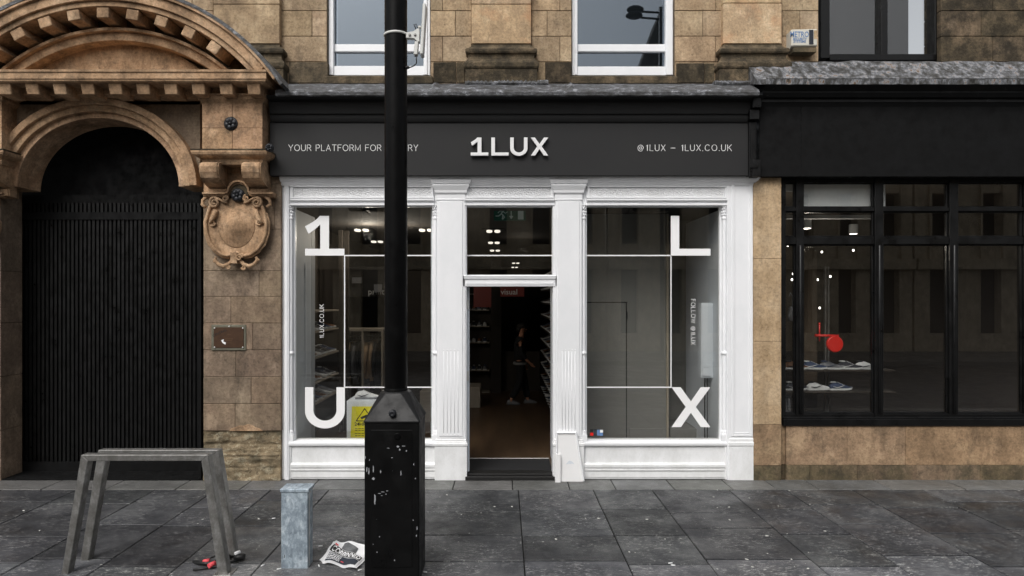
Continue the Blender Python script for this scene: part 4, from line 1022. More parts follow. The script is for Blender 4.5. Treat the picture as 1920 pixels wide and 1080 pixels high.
# right window: grey partition with a flush door
py_ = 1.05
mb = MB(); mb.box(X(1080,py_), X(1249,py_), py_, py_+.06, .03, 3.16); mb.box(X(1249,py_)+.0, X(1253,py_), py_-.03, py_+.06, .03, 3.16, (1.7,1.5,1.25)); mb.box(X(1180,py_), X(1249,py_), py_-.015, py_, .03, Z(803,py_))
tag(mb.build('partition_wall', M['int_grey'], bevel=.003), 'plain grey partition standing just behind the right shop window', 'wall')
dr = thing('flush_door', 'flush grey door with thin dark outline in the partition behind the right window', 'door', (X(1135,py_), py_, 0))
mb = MB(); mb.box(X(1097,py_), X(1173.5,py_), py_-.012, py_-.001, .04, Z(568,py_)); mb.build('door_leaf', M['int_grey'], dr, bevel=.002)
mb = MB(); mb.box(X(1097,py_), X(1176,py_), py_-.006, py_-.0005, Z(568,py_), Z(566,py_)); mb.box(X(1173.5,py_), X(1175.3,py_), py_-.006, py_-.0005, .04, Z(566,py_)); mb.build('door_gap', M['ink'], dr)
mb = MB(); mb.box(X(1174,py_), X(1176,py_), py_-.02, py_-.006, Z(598,py_), Z(585,py_)); mb.build('hinge', M['ink'], dr)
py2 = 1.75
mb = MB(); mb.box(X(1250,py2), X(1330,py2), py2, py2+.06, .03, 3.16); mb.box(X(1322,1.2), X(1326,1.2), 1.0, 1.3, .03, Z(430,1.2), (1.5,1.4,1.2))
mb.box(X(1252,1.2), X(1330,1.4), 1.1, py2, .03, .36, .9)
tag(mb.build('recess_wall', M['int_grey'], bevel=.003), 'darker grey recess wall and low ledge behind the letter X of the right window', 'wall')
mb = MB(); mb.box(X(1353,.14), X(1353,.14)+.04, .14, 1.6, .1, 3.1); tag(mb.build('window_partition', M['int_reveal'], bevel=.004), 'pale grey side panel lining the right edge of the right shop window', 'panel')
cb = thing('wall_cabinet', 'white metal electrical cabinet inside the right edge of the right shop window', 'cabinet', (X(1331,.5), .5, Z(712,.5)))
mb = MB(); xa, xb = X(1316,.42), X(1353,.14); mb.box(xa, xb, .44, .56, Z(708,.5), Z(568,.5)); mb.build('body', M['int_reveal'], cb, bevel=.008)
mb = MB(); mb.box(xa+.01, xa+.11, .427, .44, Z(704,.5), Z(572,.5)); mb.box(xa+.03, xa+.09, .422, .427, Z(688,.5), Z(586,.5)); mb.build('door', M['int_reveal'], cb, bevel=.003)
mb = MB(); mb.tube([(xa+.06,.5,Z(708,.5)),(xa+.06,.5,.3)],.008,6); mb.tube([(xa+.09,.5,Z(708,.5)),(xa+.09,.5,.3)],.006,6); mb.build('conduit', M['cable'], cb)

# --- sneakers
def sneaker(name, label, group, mu, ms, mat3=None):
    t = thing(name, label, 'shoe', (0,0,0), group)
    st = [(0,.030,.0,.055),(.02,.040,.0,.075),(.06,.043,.0,.098),(.10,.041,.0,.098),(.13,.041,.0,.088),(.17,.045,.0,.072),(.21,.048,.0,.060),(.25,.045,.004,.050),(.28,.034,.010,.042),(.295,.018,.018,.034)]
    mb = MB(); rings = []
    for x, w, lo, hi in st:
        rings.append([(x, -w*1.06, lo), (x, w*1.06, lo), (x, w*1.08, lo+.024), (x, -w*1.08, lo+.024)])
    mb.loft([r[::-1] for r in rings]); mb.build('sole', ms, t, bevel=.003, local=True)
    mb = MB(); rings = []
    for x, w, lo, hi in st:
        b = lo+.022; rings.append([(x, w*math.cos(a)*(1 if math.sin(a) < .8 else .8), b+(hi-b)*math.sin(a)) for a in [math.pi*i/10 for i in range(11)]])
    mb.loft(rings, None, 0, True, True, True); mb.build('upper', mu, t, local=True)
    mb = MB(); mb.ball((.055,0,.098), .042, .026, .010, 12, 6); 
    for i in range(5): mb.tube([(.115+.018*i,-.022,.094-.008*i),(.115+.018*i,0,.098-.0085*i),(.115+.018*i,.022,.094-.008*i)], .003, 5)
    for s in (-1,1): mb.tube([(.03,s*.046,.05),(.08,s*.048,.036),(.12,s*.048,.044),(.17,s*.046,.062)], [.002,.006,.005,.002], 6)
    mb.build('laces_and_trim', mat3 or M['ink'], t, local=True)
    return t
M['shoe_w'] = plain('white_leather', rgb(206,208,208), .5, 0, .1, 30); M['shoe_g'] = plain('grey_suede', rgb(110,112,116), .7, 0, .15, 30)
M['shoe_b'] = plain('brown_leather', rgb(112,78,52), .6, 0, .2, 30); M['shoe_k'] = plain('dark_shoe_fabric', rgb(44,46,54), .7, 0, .2, 30); M['shoe_n'] = plain('navy_suede', rgb(50,64,92), .7, 0, .15, 30)
hero = sneaker('sneaker', 'white and grey sneaker standing on the pale plinth in the left window', None, M['shoe_w'], M['shoe_g'], M['shoe_k'])
hero.location = (X(664,.42), .50, Z(750,.45)+.003); hero.scale = (1.0,1.0,1.15)
protos = []
for i, (a, b, c) in enumerate(((M['shoe_w'],M['shoe_w'],M['shoe_k']),(M['shoe_k'],M['shoe_w'],M['shoe_w']),(M['shoe_b'],M['shoe_w'],M['shoe_k']),(M['shoe_g'],M['shoe_w'],M['shoe_n']),(M['shoe_n'],M['shoe_w'],M['shoe_w']))):
    protos.append([sneaker('sneaker', 'x', 'x', a, b, c), False])
LAB = ['white sneaker with dark trim', 'dark sneaker with white sole', 'brown sneaker with white sole', 'grey sneaker with navy trim', 'navy sneaker with white trim']
def put_shoe(i, loc, rz, where, group):
    p = protos[i % 5]
    o = p[0] if not p[1] else copy_tree(p[0]); p[1] = True
    o.location = loc; o.rotation_euler = (0,0,rz); o['label'] = LAB[i % 5] + ' ' + where; o['group'] = group
    return o
# --- left wall shelving with shoes
def shelf_unit(x0, x1, y0, y1, zs, name, label, back='x0', sm=None):
    t = thing(name, label, 'shelves', ((x0+x1)/2, (y0+y1)/2, .03))
    mb = MB()
    if back == 'x0': mb.box(x0-.03, x0, y0, y1, .03, 3.0)
    elif back == 'x1': mb.box(x1, x1+.03, y0, y1, .03, 3.0)
    else: mb.box(x0, x1, y1, y1+.03, .03, max(zs)+.4)
    mb.build('back_panel', M['int_dark'], t)
    for z in zs:
        mb = MB(); mb.box(x0, x1, y0, y1, z-.02, z); mb.build('shelf', sm or M['oak'], t, bevel=.002)
    return t
SH = [1.93, 1.66, 1.32, .985, .70]
SH = [Z(p, 1.1) for p in (583, 622, 671, 718, 757)]
shelf_unit(-2.80, -2.46, 1.1, 2.3, SH, 'shoe_shelves', 'lit display shelves of shoes along the left wall behind the left window')
for r, z in enumerate(SH[1:]):
    for k in range(5): put_shoe((r*2+k*3) % 5, (-2.76, 1.22+k*.23, z), R(random.uniform(-8,8)), 'behind left window, %s lit shelf, %s from glass' % (['top','second','third','lowest'][r], ['first','second','third','fourth','fifth'][k]), 'shoes on the left wall shelves')
for q_, z in enumerate(SH[1:]):
    mb = MB(); mb.box(-2.7, -2.5, 2.0, 2.02, z-.026, z-.021); o = mb.build('shelf_light', M['lamp_hot']); tag(o, 'slim lit strip under the %s board of the left wall shoe shelves' % ['top','second','third','lowest'][q_], 'light', 'lights under the left wall shelves')
mb = MB(); mb.box(-2.5, -2.44, 2.42, 2.48, .03, 3.1); mb.box(-2.44, -2.36, 2.5, 2.53, .03, 3.1, .7); tag(mb.build('shelf_end_panel', M['int_dark'], bevel=.003), 'brown upright panel ending the left wall shoe shelves', 'panel')
# window plinth, yellow notice
pl = thing('display_plinth', 'pale grey box plinth carrying a sneaker behind the left window', 'plinth', (X(685,.5), .5, .03))
mb = MB(); mb.box(X(650,.35), X(716,.35), .35, .75, .03, Z(750,.4)); mb.build('box', M['int_reveal'], pl, bevel=.004)
yn = .33; nt_ = thing('warning_notice', 'yellow camera warning notice with black triangle propped against the plinth', 'notice', (X(685,yn), yn, Z(827,yn)))
mb = MB(); mb.prism([(X(657,yn),Z(826,yn)),(X(706,yn),Z(826,yn)),(X(708,yn),Z(762,yn)),(X(660,yn),Z(762,yn))], yn-.006, yn); mb.build('board', M['yellow'], nt_)
kk = (D+yn)/F
mb = MB(); T = [(X(684,yn), Z(766,yn)), (X(668,yn), Z(789,yn)), (X(700,yn), Z(789,yn)), (X(684,yn), Z(766,yn))]
for p, q in zip(T[:-1], T[1:]): mb.ribbon([p, q], 1.5*kk, lambda u, v, d: (u, yn-.008+d, v), .002)
mb.prism([(X(a,yn),Z(b,yn)) for a, b in ((676,782),(688,777),(690,781),(678,786))], yn-.008, yn-.006); mb.prism([(X(a,yn),Z(b,yn)) for a, b in ((684,783),(686,782),(689,786),(687,787.5))], yn-.008, yn-.006)
mb.build('pictogram', M['ink'], nt_)
text_mesh('lettering', '24HR CCTV', 9*kk, M['ink'], nt_, front(X(665,yn), yn-.0075, Z(798,yn)), .0012, .0006, 'LEFT')
mb = MB()
for py, b in ((803,684),(806.5,680),(812,700),(816,694),(822,690)): 
    for a in range(666, b, 6): mb.box(X(a,yn), X(a+4.6,yn), yn-.0075, yn-.006, Z(py+1.1,yn), Z(py,yn))
mb.build('small_print', M['ink'], nt_)
# clothes rail
M['cloth_k'] = plain('black_garment', rgb(30,30,32), .9, 0, .2, 9); M['cloth_t'] = plain('tan_garment', rgb(150,128,104), .9, 0, .15, 9); M['cloth_g'] = plain('grey_garment', rgb(96,96,98), .9, 0, .15, 9)
ry = 2.9; cr = thing('clothes_rail', 'wooden boxed clothes rail with hanging garments behind the left window', 'rail', (X(677,ry), ry, .03))
mb = MB(); x0, x1 = X(648,ry), X(712,ry)+.1; zt = Z(620,ry)
mb.box(x0, x1, ry-.25, ry+.25, zt, zt+.04); mb.box(x0, x0+.03, ry-.25, ry+.25, .03, zt); mb.box(x1-.03, x1, ry-.25, ry+.25, .03, zt); mb.box((x0+x1)/2-.015, (x0+x1)/2+.015, ry-.25, ry+.25, .03, zt); mb.build('frame', M['oak'], cr, bevel=.003)
mb = MB(); mb.tube([(x0+.03,ry,zt-.08),(x1-.03,ry,zt-.08)], .012, 8); mb.build('bar', M['steel'], cr)
def garment(mat, label, loc, rz, L, w=.21):
    t = thing('hanging_garment', label, 'garment', loc, 'garments on the clothes rail', rz)
    mb = MB(); rings = []
    ph = random.random()*6
    for j in range(11):
        q = j/10; z = -.06 - L*q; ww = w*(.25+.75*min(1, q*6))*(1+.08*q); th = .022+.02*q
        rings.append([(th*math.cos(a)*(1+.35*math.sin(5*a+ph+q*2)), ww*math.sin(a), z - (.03*abs(math.sin(a)) if j == 0 else 0)) for a in [2*math.pi*i/24 for i in range(24)]])
    mb.loft([r[::-1] for r in rings], None, 0, True, True, True); mb.build('body', mat, t, local=True)
    for s in (-1,1):
        m2 = MB(); m2.tube([(0, s*w*.8, -.10), (.012, s*(w+.03), -.28), (.02, s*(w+.04), -.30-L*.45)], [.035,.04,.032], 8, sq=.6); m2.build('sleeve', mat, t, local=True)
    m3 = MB(); m3.tube([(0,-.15,-.09),(0,0,-.045),(0,.15,-.09)], .005, 6); m3.tube([(0,0,-.045),(0,0,0),(0,.015,.015),(0,.0,.03)], .003, 6); m3.build('hanger', M['steel'], t, local=True)
gm = ['cloth_k','cloth_k','cloth_t','cloth_k','cloth_g','cloth_k','cloth_k','cloth_t','cloth_t','cloth_t','cloth_k']
for i, g_ in enumerate(gm):
    nm = {'cloth_k':'black','cloth_t':'tan','cloth_g':'grey'}[g_]
    garment(M[g_], '%s long-sleeved top, %s from the left on the rail behind the left window' % (nm, ['first','second','third','fourth','fifth','sixth','seventh','eighth','ninth','tenth','last'][i]), (x0+.07+i*(x1-x0-.14)/10, ry, zt-.08), R(-28+random.uniform(-6,6)), .62+random.uniform(-.06,.12), .2)
# ceiling lights (recessed twin fittings)
def clight(px, py, label, s=1.0):
    z = 3.16; d = (z-H)*F/(HZ-py); y = d-D; x = (px-VX)*d/F
    t = thing('ceiling_light', label, 'ceiling light', (x, y, z), 'recessed ceiling lights in the white shop')
    m = MB(); m.box(x-.18*s, x+.18*s, y-.2*s, y+.2*s, z-.012, z-.001); m.build('frame', M['int_black'], t)
    for k in (-.08, .08):
        m = MB(); m.lathe((x+k*s*.8, y, z), [(.046*s,-.0125),(.046*s,-.035),(.036*s,-.04)], 16, k=(1,2.4)); m.build('diffuser', M['lamp'], t)
def glow(x, y, z, e):
    l = bpy.data.lights.new('ceiling_light_lamp', 'POINT'); l.energy = e; l.color = (1,.9,.76); l.shadow_soft_size = .08
    o = bpy.data.objects.new('ceiling_light_lamp', l); COL.objects.link(o); o.location = (x, y, z)
glow(-2.0, 2.2, 3.0, 17); glow(-1.5, 2.3, 2.9, 11); glow(4.2, 1.5, 2.7, 10); glow(.35, 4.2, 2.9, 1.2)
for px, py, lb in ((678,429,'nearest lit recessed twin spotlight seen through the left window'),(707,451,'second lit recessed twin spotlight seen through the left window'),(799,429,'lit recessed twin spotlight at the right edge of the left window'),(925,431,'nearest of the recessed spotlights seen through the glass over the door'),(926,453,'second recessed spotlight from the front seen over the door'),(928,468,'third recessed spotlight from the front seen over the door'),(967,492,'fourth recessed spotlight seen over the door'),(965,500,'fifth recessed spotlight seen over the door'),(963,506,'farthest recessed spotlight seen over the door'),(1150,408,'unlit-looking recessed spotlight above the grey partition')):
    clight(px, py, lb)
for px, wn in ((690, 'left'), (1218, 'right')):
    t = thing('display_light', 'dark slotted light fitting in the ceiling just behind the top of the %s shop window' % wn, 'ceiling light', (X(px,.5), .55, 3.1), 'light fittings above the window displays')
    m = MB(); x = X(px,.5); m.box(x-.22, x+.22, .43, .67, 3.12, 3.165); m.build('housing', M['int_black'], t, bevel=.004)
    for q in (-.11, .11):
        m = MB(); m.box(x+q-.085, x+q+.085, .46, .64, 3.113, 3.12); m.build('diffuser', M['int_dark'], t)
# exit sign
ey = .75; ex = thing('exit_sign', 'dark green running-man emergency exit sign hanging above the doorway', 'sign', (X(955,ey), ey, Z(414,ey)))
mb = MB(); mb.box(X(926,ey), X(985.5,ey), ey, ey+.03, Z(413.5,ey), Z(390.5,ey)); mb.box(X(915,ey), X(996,ey), ey, ey+.04, Z(388.5,ey), Z(386,ey)); mb.build('panel', M['exit'], ex)
mb = MB(); f2 = lambda u, v, d: (u, ey-.004+d, v); q = lambda L: [(X(a,ey), Z(b,ey)) for a, b in L]; kk = (D+ey)/F
mb.prism(q(((971,392),(981.5,392),(981.5,411.5),(971,411.5))), ey-.003, ey)
mb.ribbon(q(((958.5,392.5),(958.5,408))), 1.8*kk, f2, .003); mb.prism(q(((954.5,405),(962.5,405),(958.5,411))), ey-.003, ey)
mb.ribbon(q(((944,395.5),(940,400),(943,404),(942,410))), 2.2*kk, f2, .003); mb.ribbon(q(((940,401),(935,405),(930,405))), 1.8*kk, f2, .003); mb.ribbon(q(((943,396),(937,395.5),(934,399))), 1.4*kk, f2, .003); mb.ribbon(q(((943.5,397),(948,400),(951,397.5))), 1.4*kk, f2, .003); mb.ribbon(q(((943,403),(946,407),(942.5,411))), 1.8*kk, f2, .003)
mb.ball((X(944.5,ey), ey-.002, Z(393.2,ey)), 1.6*kk, .002, 1.6*kk, 10, 6)
mb.build('pictogram', M['exit_white'], ex)
# hanging posters with lettering and the display fixtures deeper inside
yp = 5.2
for a, b, c, d, txt, lb in ((888,921,537,576,None,'dark red hanging poster at the left inside the doorway'),(938,983,537,556,'visual','dark red header poster lettered visual inside the doorway')):
    t = thing('hanging_poster', lb, 'poster', (X(a,yp), yp, Z(d,yp)))
    m = MB(); m.box(X(a,yp), X(b,yp), yp, yp+.02, Z(d,yp), Z(c-12,yp)); m.build('sheet', M['redposter'], t)
    if txt: text_mesh('lettering', txt, .15, M['shoe_w'], t, front(X(939,yp), yp-.004, Z(552,yp)), .001, .001, 'LEFT')
yp2 = 4.2; t = thing('wall_poster', 'dark hanging header lettered print at the back of the left window', 'poster', (X(700,yp2), yp2, Z(560,yp2)))
m = MB(); m.box(X(655,yp2), X(745,yp2), yp2, yp2+.02, Z(556,yp2), Z(500,yp2)); m.build('sheet', M['int_black'], t)
text_mesh('lettering', 'printed', .15, M['shoe_w'], t, front(X(690,yp2), yp2-.004, Z(552,yp2)), .001, .001, 'LEFT')
for a, b, c, d in ((660,678,520,531),(701,716,533,548)):
    m = MB(); m.box(X(a,4.0), X(b,4.0), 4.0, 4.02, Z(d,4.0), Z(c,4.0)); tag(m.build('price_card', M['shoe_g']), 'small grey card hanging above the header at the back of the left window', 'card', 'grey cards above the header')
# dark fixture wall deeper inside (d=14)
fy = 6.8; fx_ = thing('display_wall', 'dark display fixture standing across the shop behind the walking figure', 'fixture', (X(915,fy), fy, .03))
mb = MB(); mb.box(X(860,fy), X(922,fy), fy, fy+.05, .03, 2.7); mb.box(X(921,fy), X(940,fy), fy-.3, fy, .03, 2.9, .6); mb.box(X(940,fy), X(1012,fy), fy, fy+.05, .03, .9); mb.box(X(940,fy), X(1012,fy), fy, fy+.05, 2.3, 2.7); mb.build('panels', M['int_dark'], fx_, bevel=.005)
mb = MB()
for zz in (.03, .5, 1.1, 1.45, 1.8, 2.15): mb.box(X(865,fy), X(918,fy), fy-.28, fy, zz, zz+.02)
mb.build('shelf', M['oak'], fx_)
for r in range(4):
    for k in range(5): put_shoe(r+k*2, (X(866,fy)+.03+k*.12, fy-.25, [.52,1.12,1.47,1.82][r]), R(90), 'on doorway fixture, %s board up, %s from left' % (['first','second','third','top'][r], ['first','second','third','fourth','fifth'][k]), 'shoes on the display fixture')
mb = MB(); mb.box(X(878,5.0), X(902,5.0), 4.6, 5.2, .03, .42); tag(mb.build('seat_cube', M['oak'], bevel=.01), 'low dull box seat on the floor at the left inside the doorway', 'seat')
mb = MB(); mb.box(X(790,3.4), X(812,3.4), 3.2, 3.7, .03, .55); tag(mb.build('low_table', M['oak'], bevel=.01), 'low pale display block at the right of the left window', 'block')
# shoe wall on the right of the doorway
sx = .80; ORD = ['first','second','third','fourth','fifth','sixth','seventh','eighth','ninth','tenth']
ZS = [.15+.26*k for k in range(10)]
shelf_unit(sx, sx+.3, 3.4, 6.7, ZS, 'shoe_wall', 'tall wall of shelved shoes at the right inside the doorway', back='x1', sm=M['int_dark'])
for r, z in enumerate(ZS):
    for k in range(10): put_shoe((r*3+k) % 5, (sx+.29, 3.55+k*.32, z), R(180), 'on tall shoe wall, %s shelf up, %s from doorway' % (ORD[r], ORD[k]), 'shoes on the tall shoe wall')
mb = MB(); mb.box(sx+.36, sx+.4, 1.1, 3.4, .03, 3.1); mb.box(sx+.33, sx+.36, 1.1, 3.4, .03, .14, 1.8); tag(mb.build('side_wall', M['int_dark']), kind='structure')
mb = MB(); mb.box(X(1040,.3), X(1040,.3)+.05, .2, 1.0, .03, Z(538,.3)); tag(mb.build('open_door_leaf', M['int_reveal'], bevel=.004), 'pale open door folded back at the right side of the doorway', 'door')
# counter / racks in the left window depth
mb = MB(); mb.box(-2.2, -1.1, 5.0, 5.05, .03, 2.6); tag(mb.build('back_partition', M['int_dark'], bevel=.004), 'dark partition behind the clothes rail', 'wall')

# --- person walking inside
def skinned(name, V, E, mat, parent, root=0, sub=2):
    me = bpy.data.meshes.new(name); me.from_pydata([v[:3] for v in V], E, []); me.materials.append(mat)
    o = bpy.data.objects.new(name, me); COL.objects.link(o); o.parent = parent
    o.modifiers.new('skin', 'SKIN')
    if not me.skin_vertices: return o
    for i, v in enumerate(V):
        r = v[3]; me.skin_vertices[0].data[i].radius = r if isinstance(r, tuple) else (r, r)
        me.skin_vertices[0].data[i].use_root = (i == root)
    o.modifiers['skin'].use_smooth_shade = True
    s = o.modifiers.new('sub', 'SUBSURF'); s.levels = sub; s.render_levels = sub
    # freeze into a plain mesh with a tint attribute
    bpy.context.view_layer.update()
    m2 = bpy.data.meshes.new_from_object(o.evaluated_get(bpy.context.evaluated_depsgraph_get()))
    o.modifiers.clear(); o.data = m2
    if not m2.materials: m2.materials.append(mat)
    ca = m2.color_attributes.get('tint') or m2.color_attributes.new('tint', 'FLOAT_COLOR', 'CORNER')
    for d in ca.data: d.color = (1,1,1,1)
    for p in m2.polygons: p.use_smooth = True
    return o
def person(loc, sc):
    t = thing('person', 'person in black clothes and sneakers walking right across the shop floor inside the doorway', 'person', loc)
    t.scale = (sc,)*3
    # +X is forward. joints
    pel = (0,0,.93); chest = (.01,0,1.28); neck = (.02,0,1.47); hd = (.045,0,1.60)
    V = [(0,0,.95,(.12,.15)),(0,0,1.08,(.09,.11)),(.01,0,1.27,(.09,.12)),(.015,0,1.41,(.06,.09)),(.025,0,1.49,.052),(.045,0,1.56,(.062,.06)),(.05,0,1.63,(.088,.072)),(.045,0,1.70,(.075,.065))]
    E = [(0,1),(1,2),(2,3),(3,4),(4,5),(5,6),(6,7)]
    leg = [[(.0,.09,.86,.085),(.10,.10,.50,.056),(.13,.10,.30,.052),(.17,.10,.09,.036)], [(.0,-.09,.86,.085),(.0,-.10,.50,.056),(-.09,-.10,.30,.05),(-.20,-.10,.11,.036)]]
    arm = [[(.0,.17,1.39,.034),(-.03,.22,1.13,.032),(.06,.22,.93,.030),(.09,.22,.86,.026)], [(.0,-.17,1.39,.034),(.0,-.23,1.13,.032),(.14,-.20,.97,.030),(.19,-.19,.92,.026)]]
    for L in leg:
        b = len(V); V += L; E += [(0,b),(b,b+1),(b+1,b+2),(b+2,b+3)]
        V.append((L[3][0]+.02, L[3][1], .045, .035)); V.append((L[3][0]+.13, L[3][1], .03, (.028,.035))); E += [(b+3,b+4),(b+4,b+5)]
    hands = []
    for L in arm:
        b = len(V); V += L; E += [(3,b),(b,b+1),(b+1,b+2),(b+2,b+3)]
        x, y, z, r = L[3]; d = (Vector(L[3][:3])-Vector(L[2][:3])).normalized(); p = Vector((x,y,z))+d*.06
        V.append((p.x,p.y,p.z,(.016,.034))); E.append((b+3,b+4)); hb = b+4
        for k, ln in enumerate((.060,.070,.066,.052)):
            q = p + Vector((.026-.017*k, 0, 0)) + d*.03; r2 = q+d*ln*.6; r3 = r2 + (d+Vector((.3,0,0))).normalized()*ln*.4
            c = len(V); V += [(q.x,q.y,q.z,.010),(r2.x,r2.y,r2.z,.009),(r3.x,r3.y,r3.z,.007)]; E += [(hb,c),(c,c+1),(c+1,c+2)]
        q = p + Vector((.04,0,-.0)) - d*.01; c = len(V); V += [(q.x,q.y,q.z,.012),(q.x+.015,q.y,q.z-.03,.009)]; E += [(hb,c),(c,c+1)]
    body = skinned('body', V, E, M['skin'], t)
    mb = MB(); mb.ball((.132,0,1.615), .018, .011, .018, 8, 6); mb.ball((.118,.0,1.575), .012, .024, .008, 8, 5)
    for s in (-1,1): mb.ball((.045,s*.073,1.61), .018, .010, .028, 8, 6)
    mb.build('face_features', M['skin'], t, local=True)
    mb = MB()
    for s in (-1,1): mb.ball((.122,s*.03,1.635), .008, .010, .006, 8, 5)
    mb.build('eyes', M['hair'], t, local=True)
    mb = MB(); mb.ball((.025,0,1.675), .108, .090, .078, 16, 10); mb.ball((-.03,0,1.62), .06, .078, .07, 12, 8); mb.build('hair', M['hair'], t, local=True)
    # jacket
    V = [(0,0,.90,(.15,.18)),(0,0,1.05,(.14,.17)),(.0,0,1.25,(.155,.20)),(.01,0,1.40,(.12,.165)),(.02,0,1.47,(.075,.08))]; E = [(0,1),(1,2),(2,3),(3,4)]
    for L in arm:
        b = len(V); V += [(L[0][0],L[0][1],L[0][2],.085),(L[1][0],L[1][1],L[1][2],.066),(L[2][0],L[2][1],L[2][2]+.02,.050)]; E += [(3,b),(b,b+1),(b+1,b+2)]
    skinned('jacket', V, E, M['jacket'], t)
    V = [(0,0,.93,(.13,.16)),(0,0,1.0,(.12,.15))]; E = [(0,1)]
    for L in leg:
        b = len(V); V += [(L[0][0],L[0][1],L[0][2]-.02,.105),(L[1][0],L[1][1],L[1][2],.085),(L[2][0],L[2][1],L[2][2],.082),(L[3][0],L[3][1],L[3][2]+.03,.078)]; E += [(0,b),(b,b+1),(b+1,b+2),(b+2,b+3)]
    skinned('trousers', V, E, M['trouser'], t)
    mb = MB(); mb.lathe((0,0,0), [(.150,.855),(.156,.875),(.154,.89),(.145,.91)], 24, k=(1,1.15)); mb.build('shirt_hem', M['tee'], t, local=True)
    for L in leg:
        x, y = L[3][0]-.06, L[3][1]; mb = MB(); rings = []
        for q, w, h in ((-.03,.03,.06),(.0,.045,.10),(.08,.045,.10),(.15,.05,.075),(.22,.045,.05),(.26,.02,.03)):
            rings.append([(x+q, y+w*math.cos(a), max(.003, .003+h*math.sin(a))) for a in [2*math.pi*i/12 for i in range(12)]])
        mb.loft(rings, None, 0, True, True, True); mb.build('shoe', M['shoe_g'], t, local=True)
    return t
yps = H*0+ (2.02*F/(757-HZ)) - D
person((X(975,yps), yps, .037), .885)

# ---- objects in the neighbour's window
nx = .55
mb = MB(); mb.box(X(1474,nx), X(1680,nx), nx, nx+.35, Z(694,nx)-.02, Z(694,nx)); tag(mb.build('display_shelf', M['int_dark'], bevel=.003), 'dark shelf carrying sneakers behind the black gridded window', 'shelf')
for k in range(5):
    put_shoe([2,4,3,1,0][k], (X(1476+k*34,nx)+.01, nx+.12, Z(694,nx)), R(-8), 'on the dark shelf behind the black gridded window', 'shoes in the neighbouring window')
mb = MB(); mb.box(X(1474,nx), X(1680,nx), nx, nx+.35, Z(734,nx)-.02, Z(734,nx)); tag(mb.build('display_shelf', M['int_dark'], bevel=.003), 'lower dark shelf behind the black gridded window', 'shelf')
for k in range(3): put_shoe([1,0,4][k], (X(1478+k*42,nx)+.01, nx+.12, Z(734,nx)), R(5), 'on the lower dark shelf behind the black gridded window', 'shoes in the neighbouring window')
for k in range(2):
    m = MB(); m.lathe((X(1478+k*7.5,nx), nx+.1, 0), [(.022,Z(776,nx)),(.022,Z(745,nx)),(.012,Z(743,nx))], 14); tag(m.build('canister', M['shoe_g']), '%s grey canister at the foot of the narrow black framed pane' % ['left','right'][k], 'canister', 'grey canisters in the neighbouring window')
rs = thing('red_display_stand', 'red crossbar stand with a round red disc behind the black gridded window', 'stand', (X(1546,.5), .5, Z(640,.5)))
mb = MB(); y = .5; mb.tube([(X(1536.5,y),y,Z(606,y)),(X(1536.5,y),y,Z(640,y))], .009, 8); mb.ball((X(1536.5,y),y,Z(607,y)), .014,.014,.014); mb.tube([(X(1528,y),y,Z(629,y)),(X(1572,y),y,Z(630,y))], .016, 8); mb.build('crossbar', M['red'], rs)
mb = MB(); mb.lathe((X(1564,y),y-.02,Z(645,y)), [(.095,.03),(.10,.02),(.10,-.0),(.09,-.012)], 28, axis='y'); mb.build('disc', M['red'], rs)
mb = MB(); mb.box(X(1547,.9), X(1549.5,.9), .9, .93, .03, Z(500,.9)); mb.box(X(1553,.9), X(1555,.9), .9, .93, .03, Z(500,.9)); tag(mb.build('shop_upright', M['steel']), 'pair of slim steel uprights behind the black gridded window', 'uprights')
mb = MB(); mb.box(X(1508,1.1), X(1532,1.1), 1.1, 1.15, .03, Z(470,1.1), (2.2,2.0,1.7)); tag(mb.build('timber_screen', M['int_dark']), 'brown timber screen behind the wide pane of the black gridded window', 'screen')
mb = MB(); mb.tube([(X(1480,.7),.7,Z(556,.7)),(X(1482,.7),.7,Z(549,.7)),(X(1486,.7),.7,Z(556,.7)),(X(1486,.7),.7,Z(580,.7)),(X(1482,.7),.7,Z(585,.7))], .008, 6); mb.loft([[(X(1482,.7)+.028*q*math.cos(a), .7+.03*math.sin(a), Z(575+ (i*9),.7)) for a in [k*math.pi/5 for k in range(10)][::-1]] for i, q in enumerate((.5,1,1.3,1.1))], None, 0, True, True, True); tag(mb.build('hanging_bag', M['shoe_g']), 'grey bag hanging behind the narrow pane beside the sandy pier', 'bag')
text_mesh('window_lettering', 'size.co.uk/', .05, M['int_black'], nb, front(X(1517,.08), .08, Z(768,.08)), 0, .0006, 'LEFT')

# ================================================================== ALARM BOX
ay = UY-.14; al = thing('alarm_box', 'cream alarm box with blue lettering on the stone wall at upper right', 'alarm', (X(1508,ay), ay, Z(97,ay)))
mb = MB(); mb.hexa([(X(1484,ay),ay,Z(86,ay)),(X(1533,ay),ay,Z(85,ay)),(X(1533,ay),UY,Z(94,ay)),(X(1484,ay),UY,Z(94,ay))], [(X(1484,ay),ay,Z(55,ay)),(X(1533,ay),ay,Z(54,ay)),(X(1533,ay),UY,Z(54,ay)),(X(1484,ay),UY,Z(55,ay))]); mb.build('case', M['cream'], al, bevel=.008)
mb = MB(); mb.box(X(1488,ay), X(1532,ay), ay+.01, UY, Z(97,ay), Z(88,ay)); mb.build('base', M['sand_foot'], al, bevel=.004)
mb = MB(); mb.box(X(1517,ay), X(1525,ay), ay-.004, ay+.002, Z(83,ay), Z(56,ay)); mb.build('strobe_lens', M['dark_strip'], al)
mb = MB(); mb.box(X(1526,ay), X(1532,ay), ay-.003, ay+.001, Z(73,ay), Z(57,ay)); mb.build('faded_panel', M['sand'], al)
text_mesh('lettering', 'METRO', 15*(D+ay)/F, M['blue_ink'], al, front(X(1499,ay), ay-.0015, Z(69.5,ay)), .001, .0008, sx=.72)
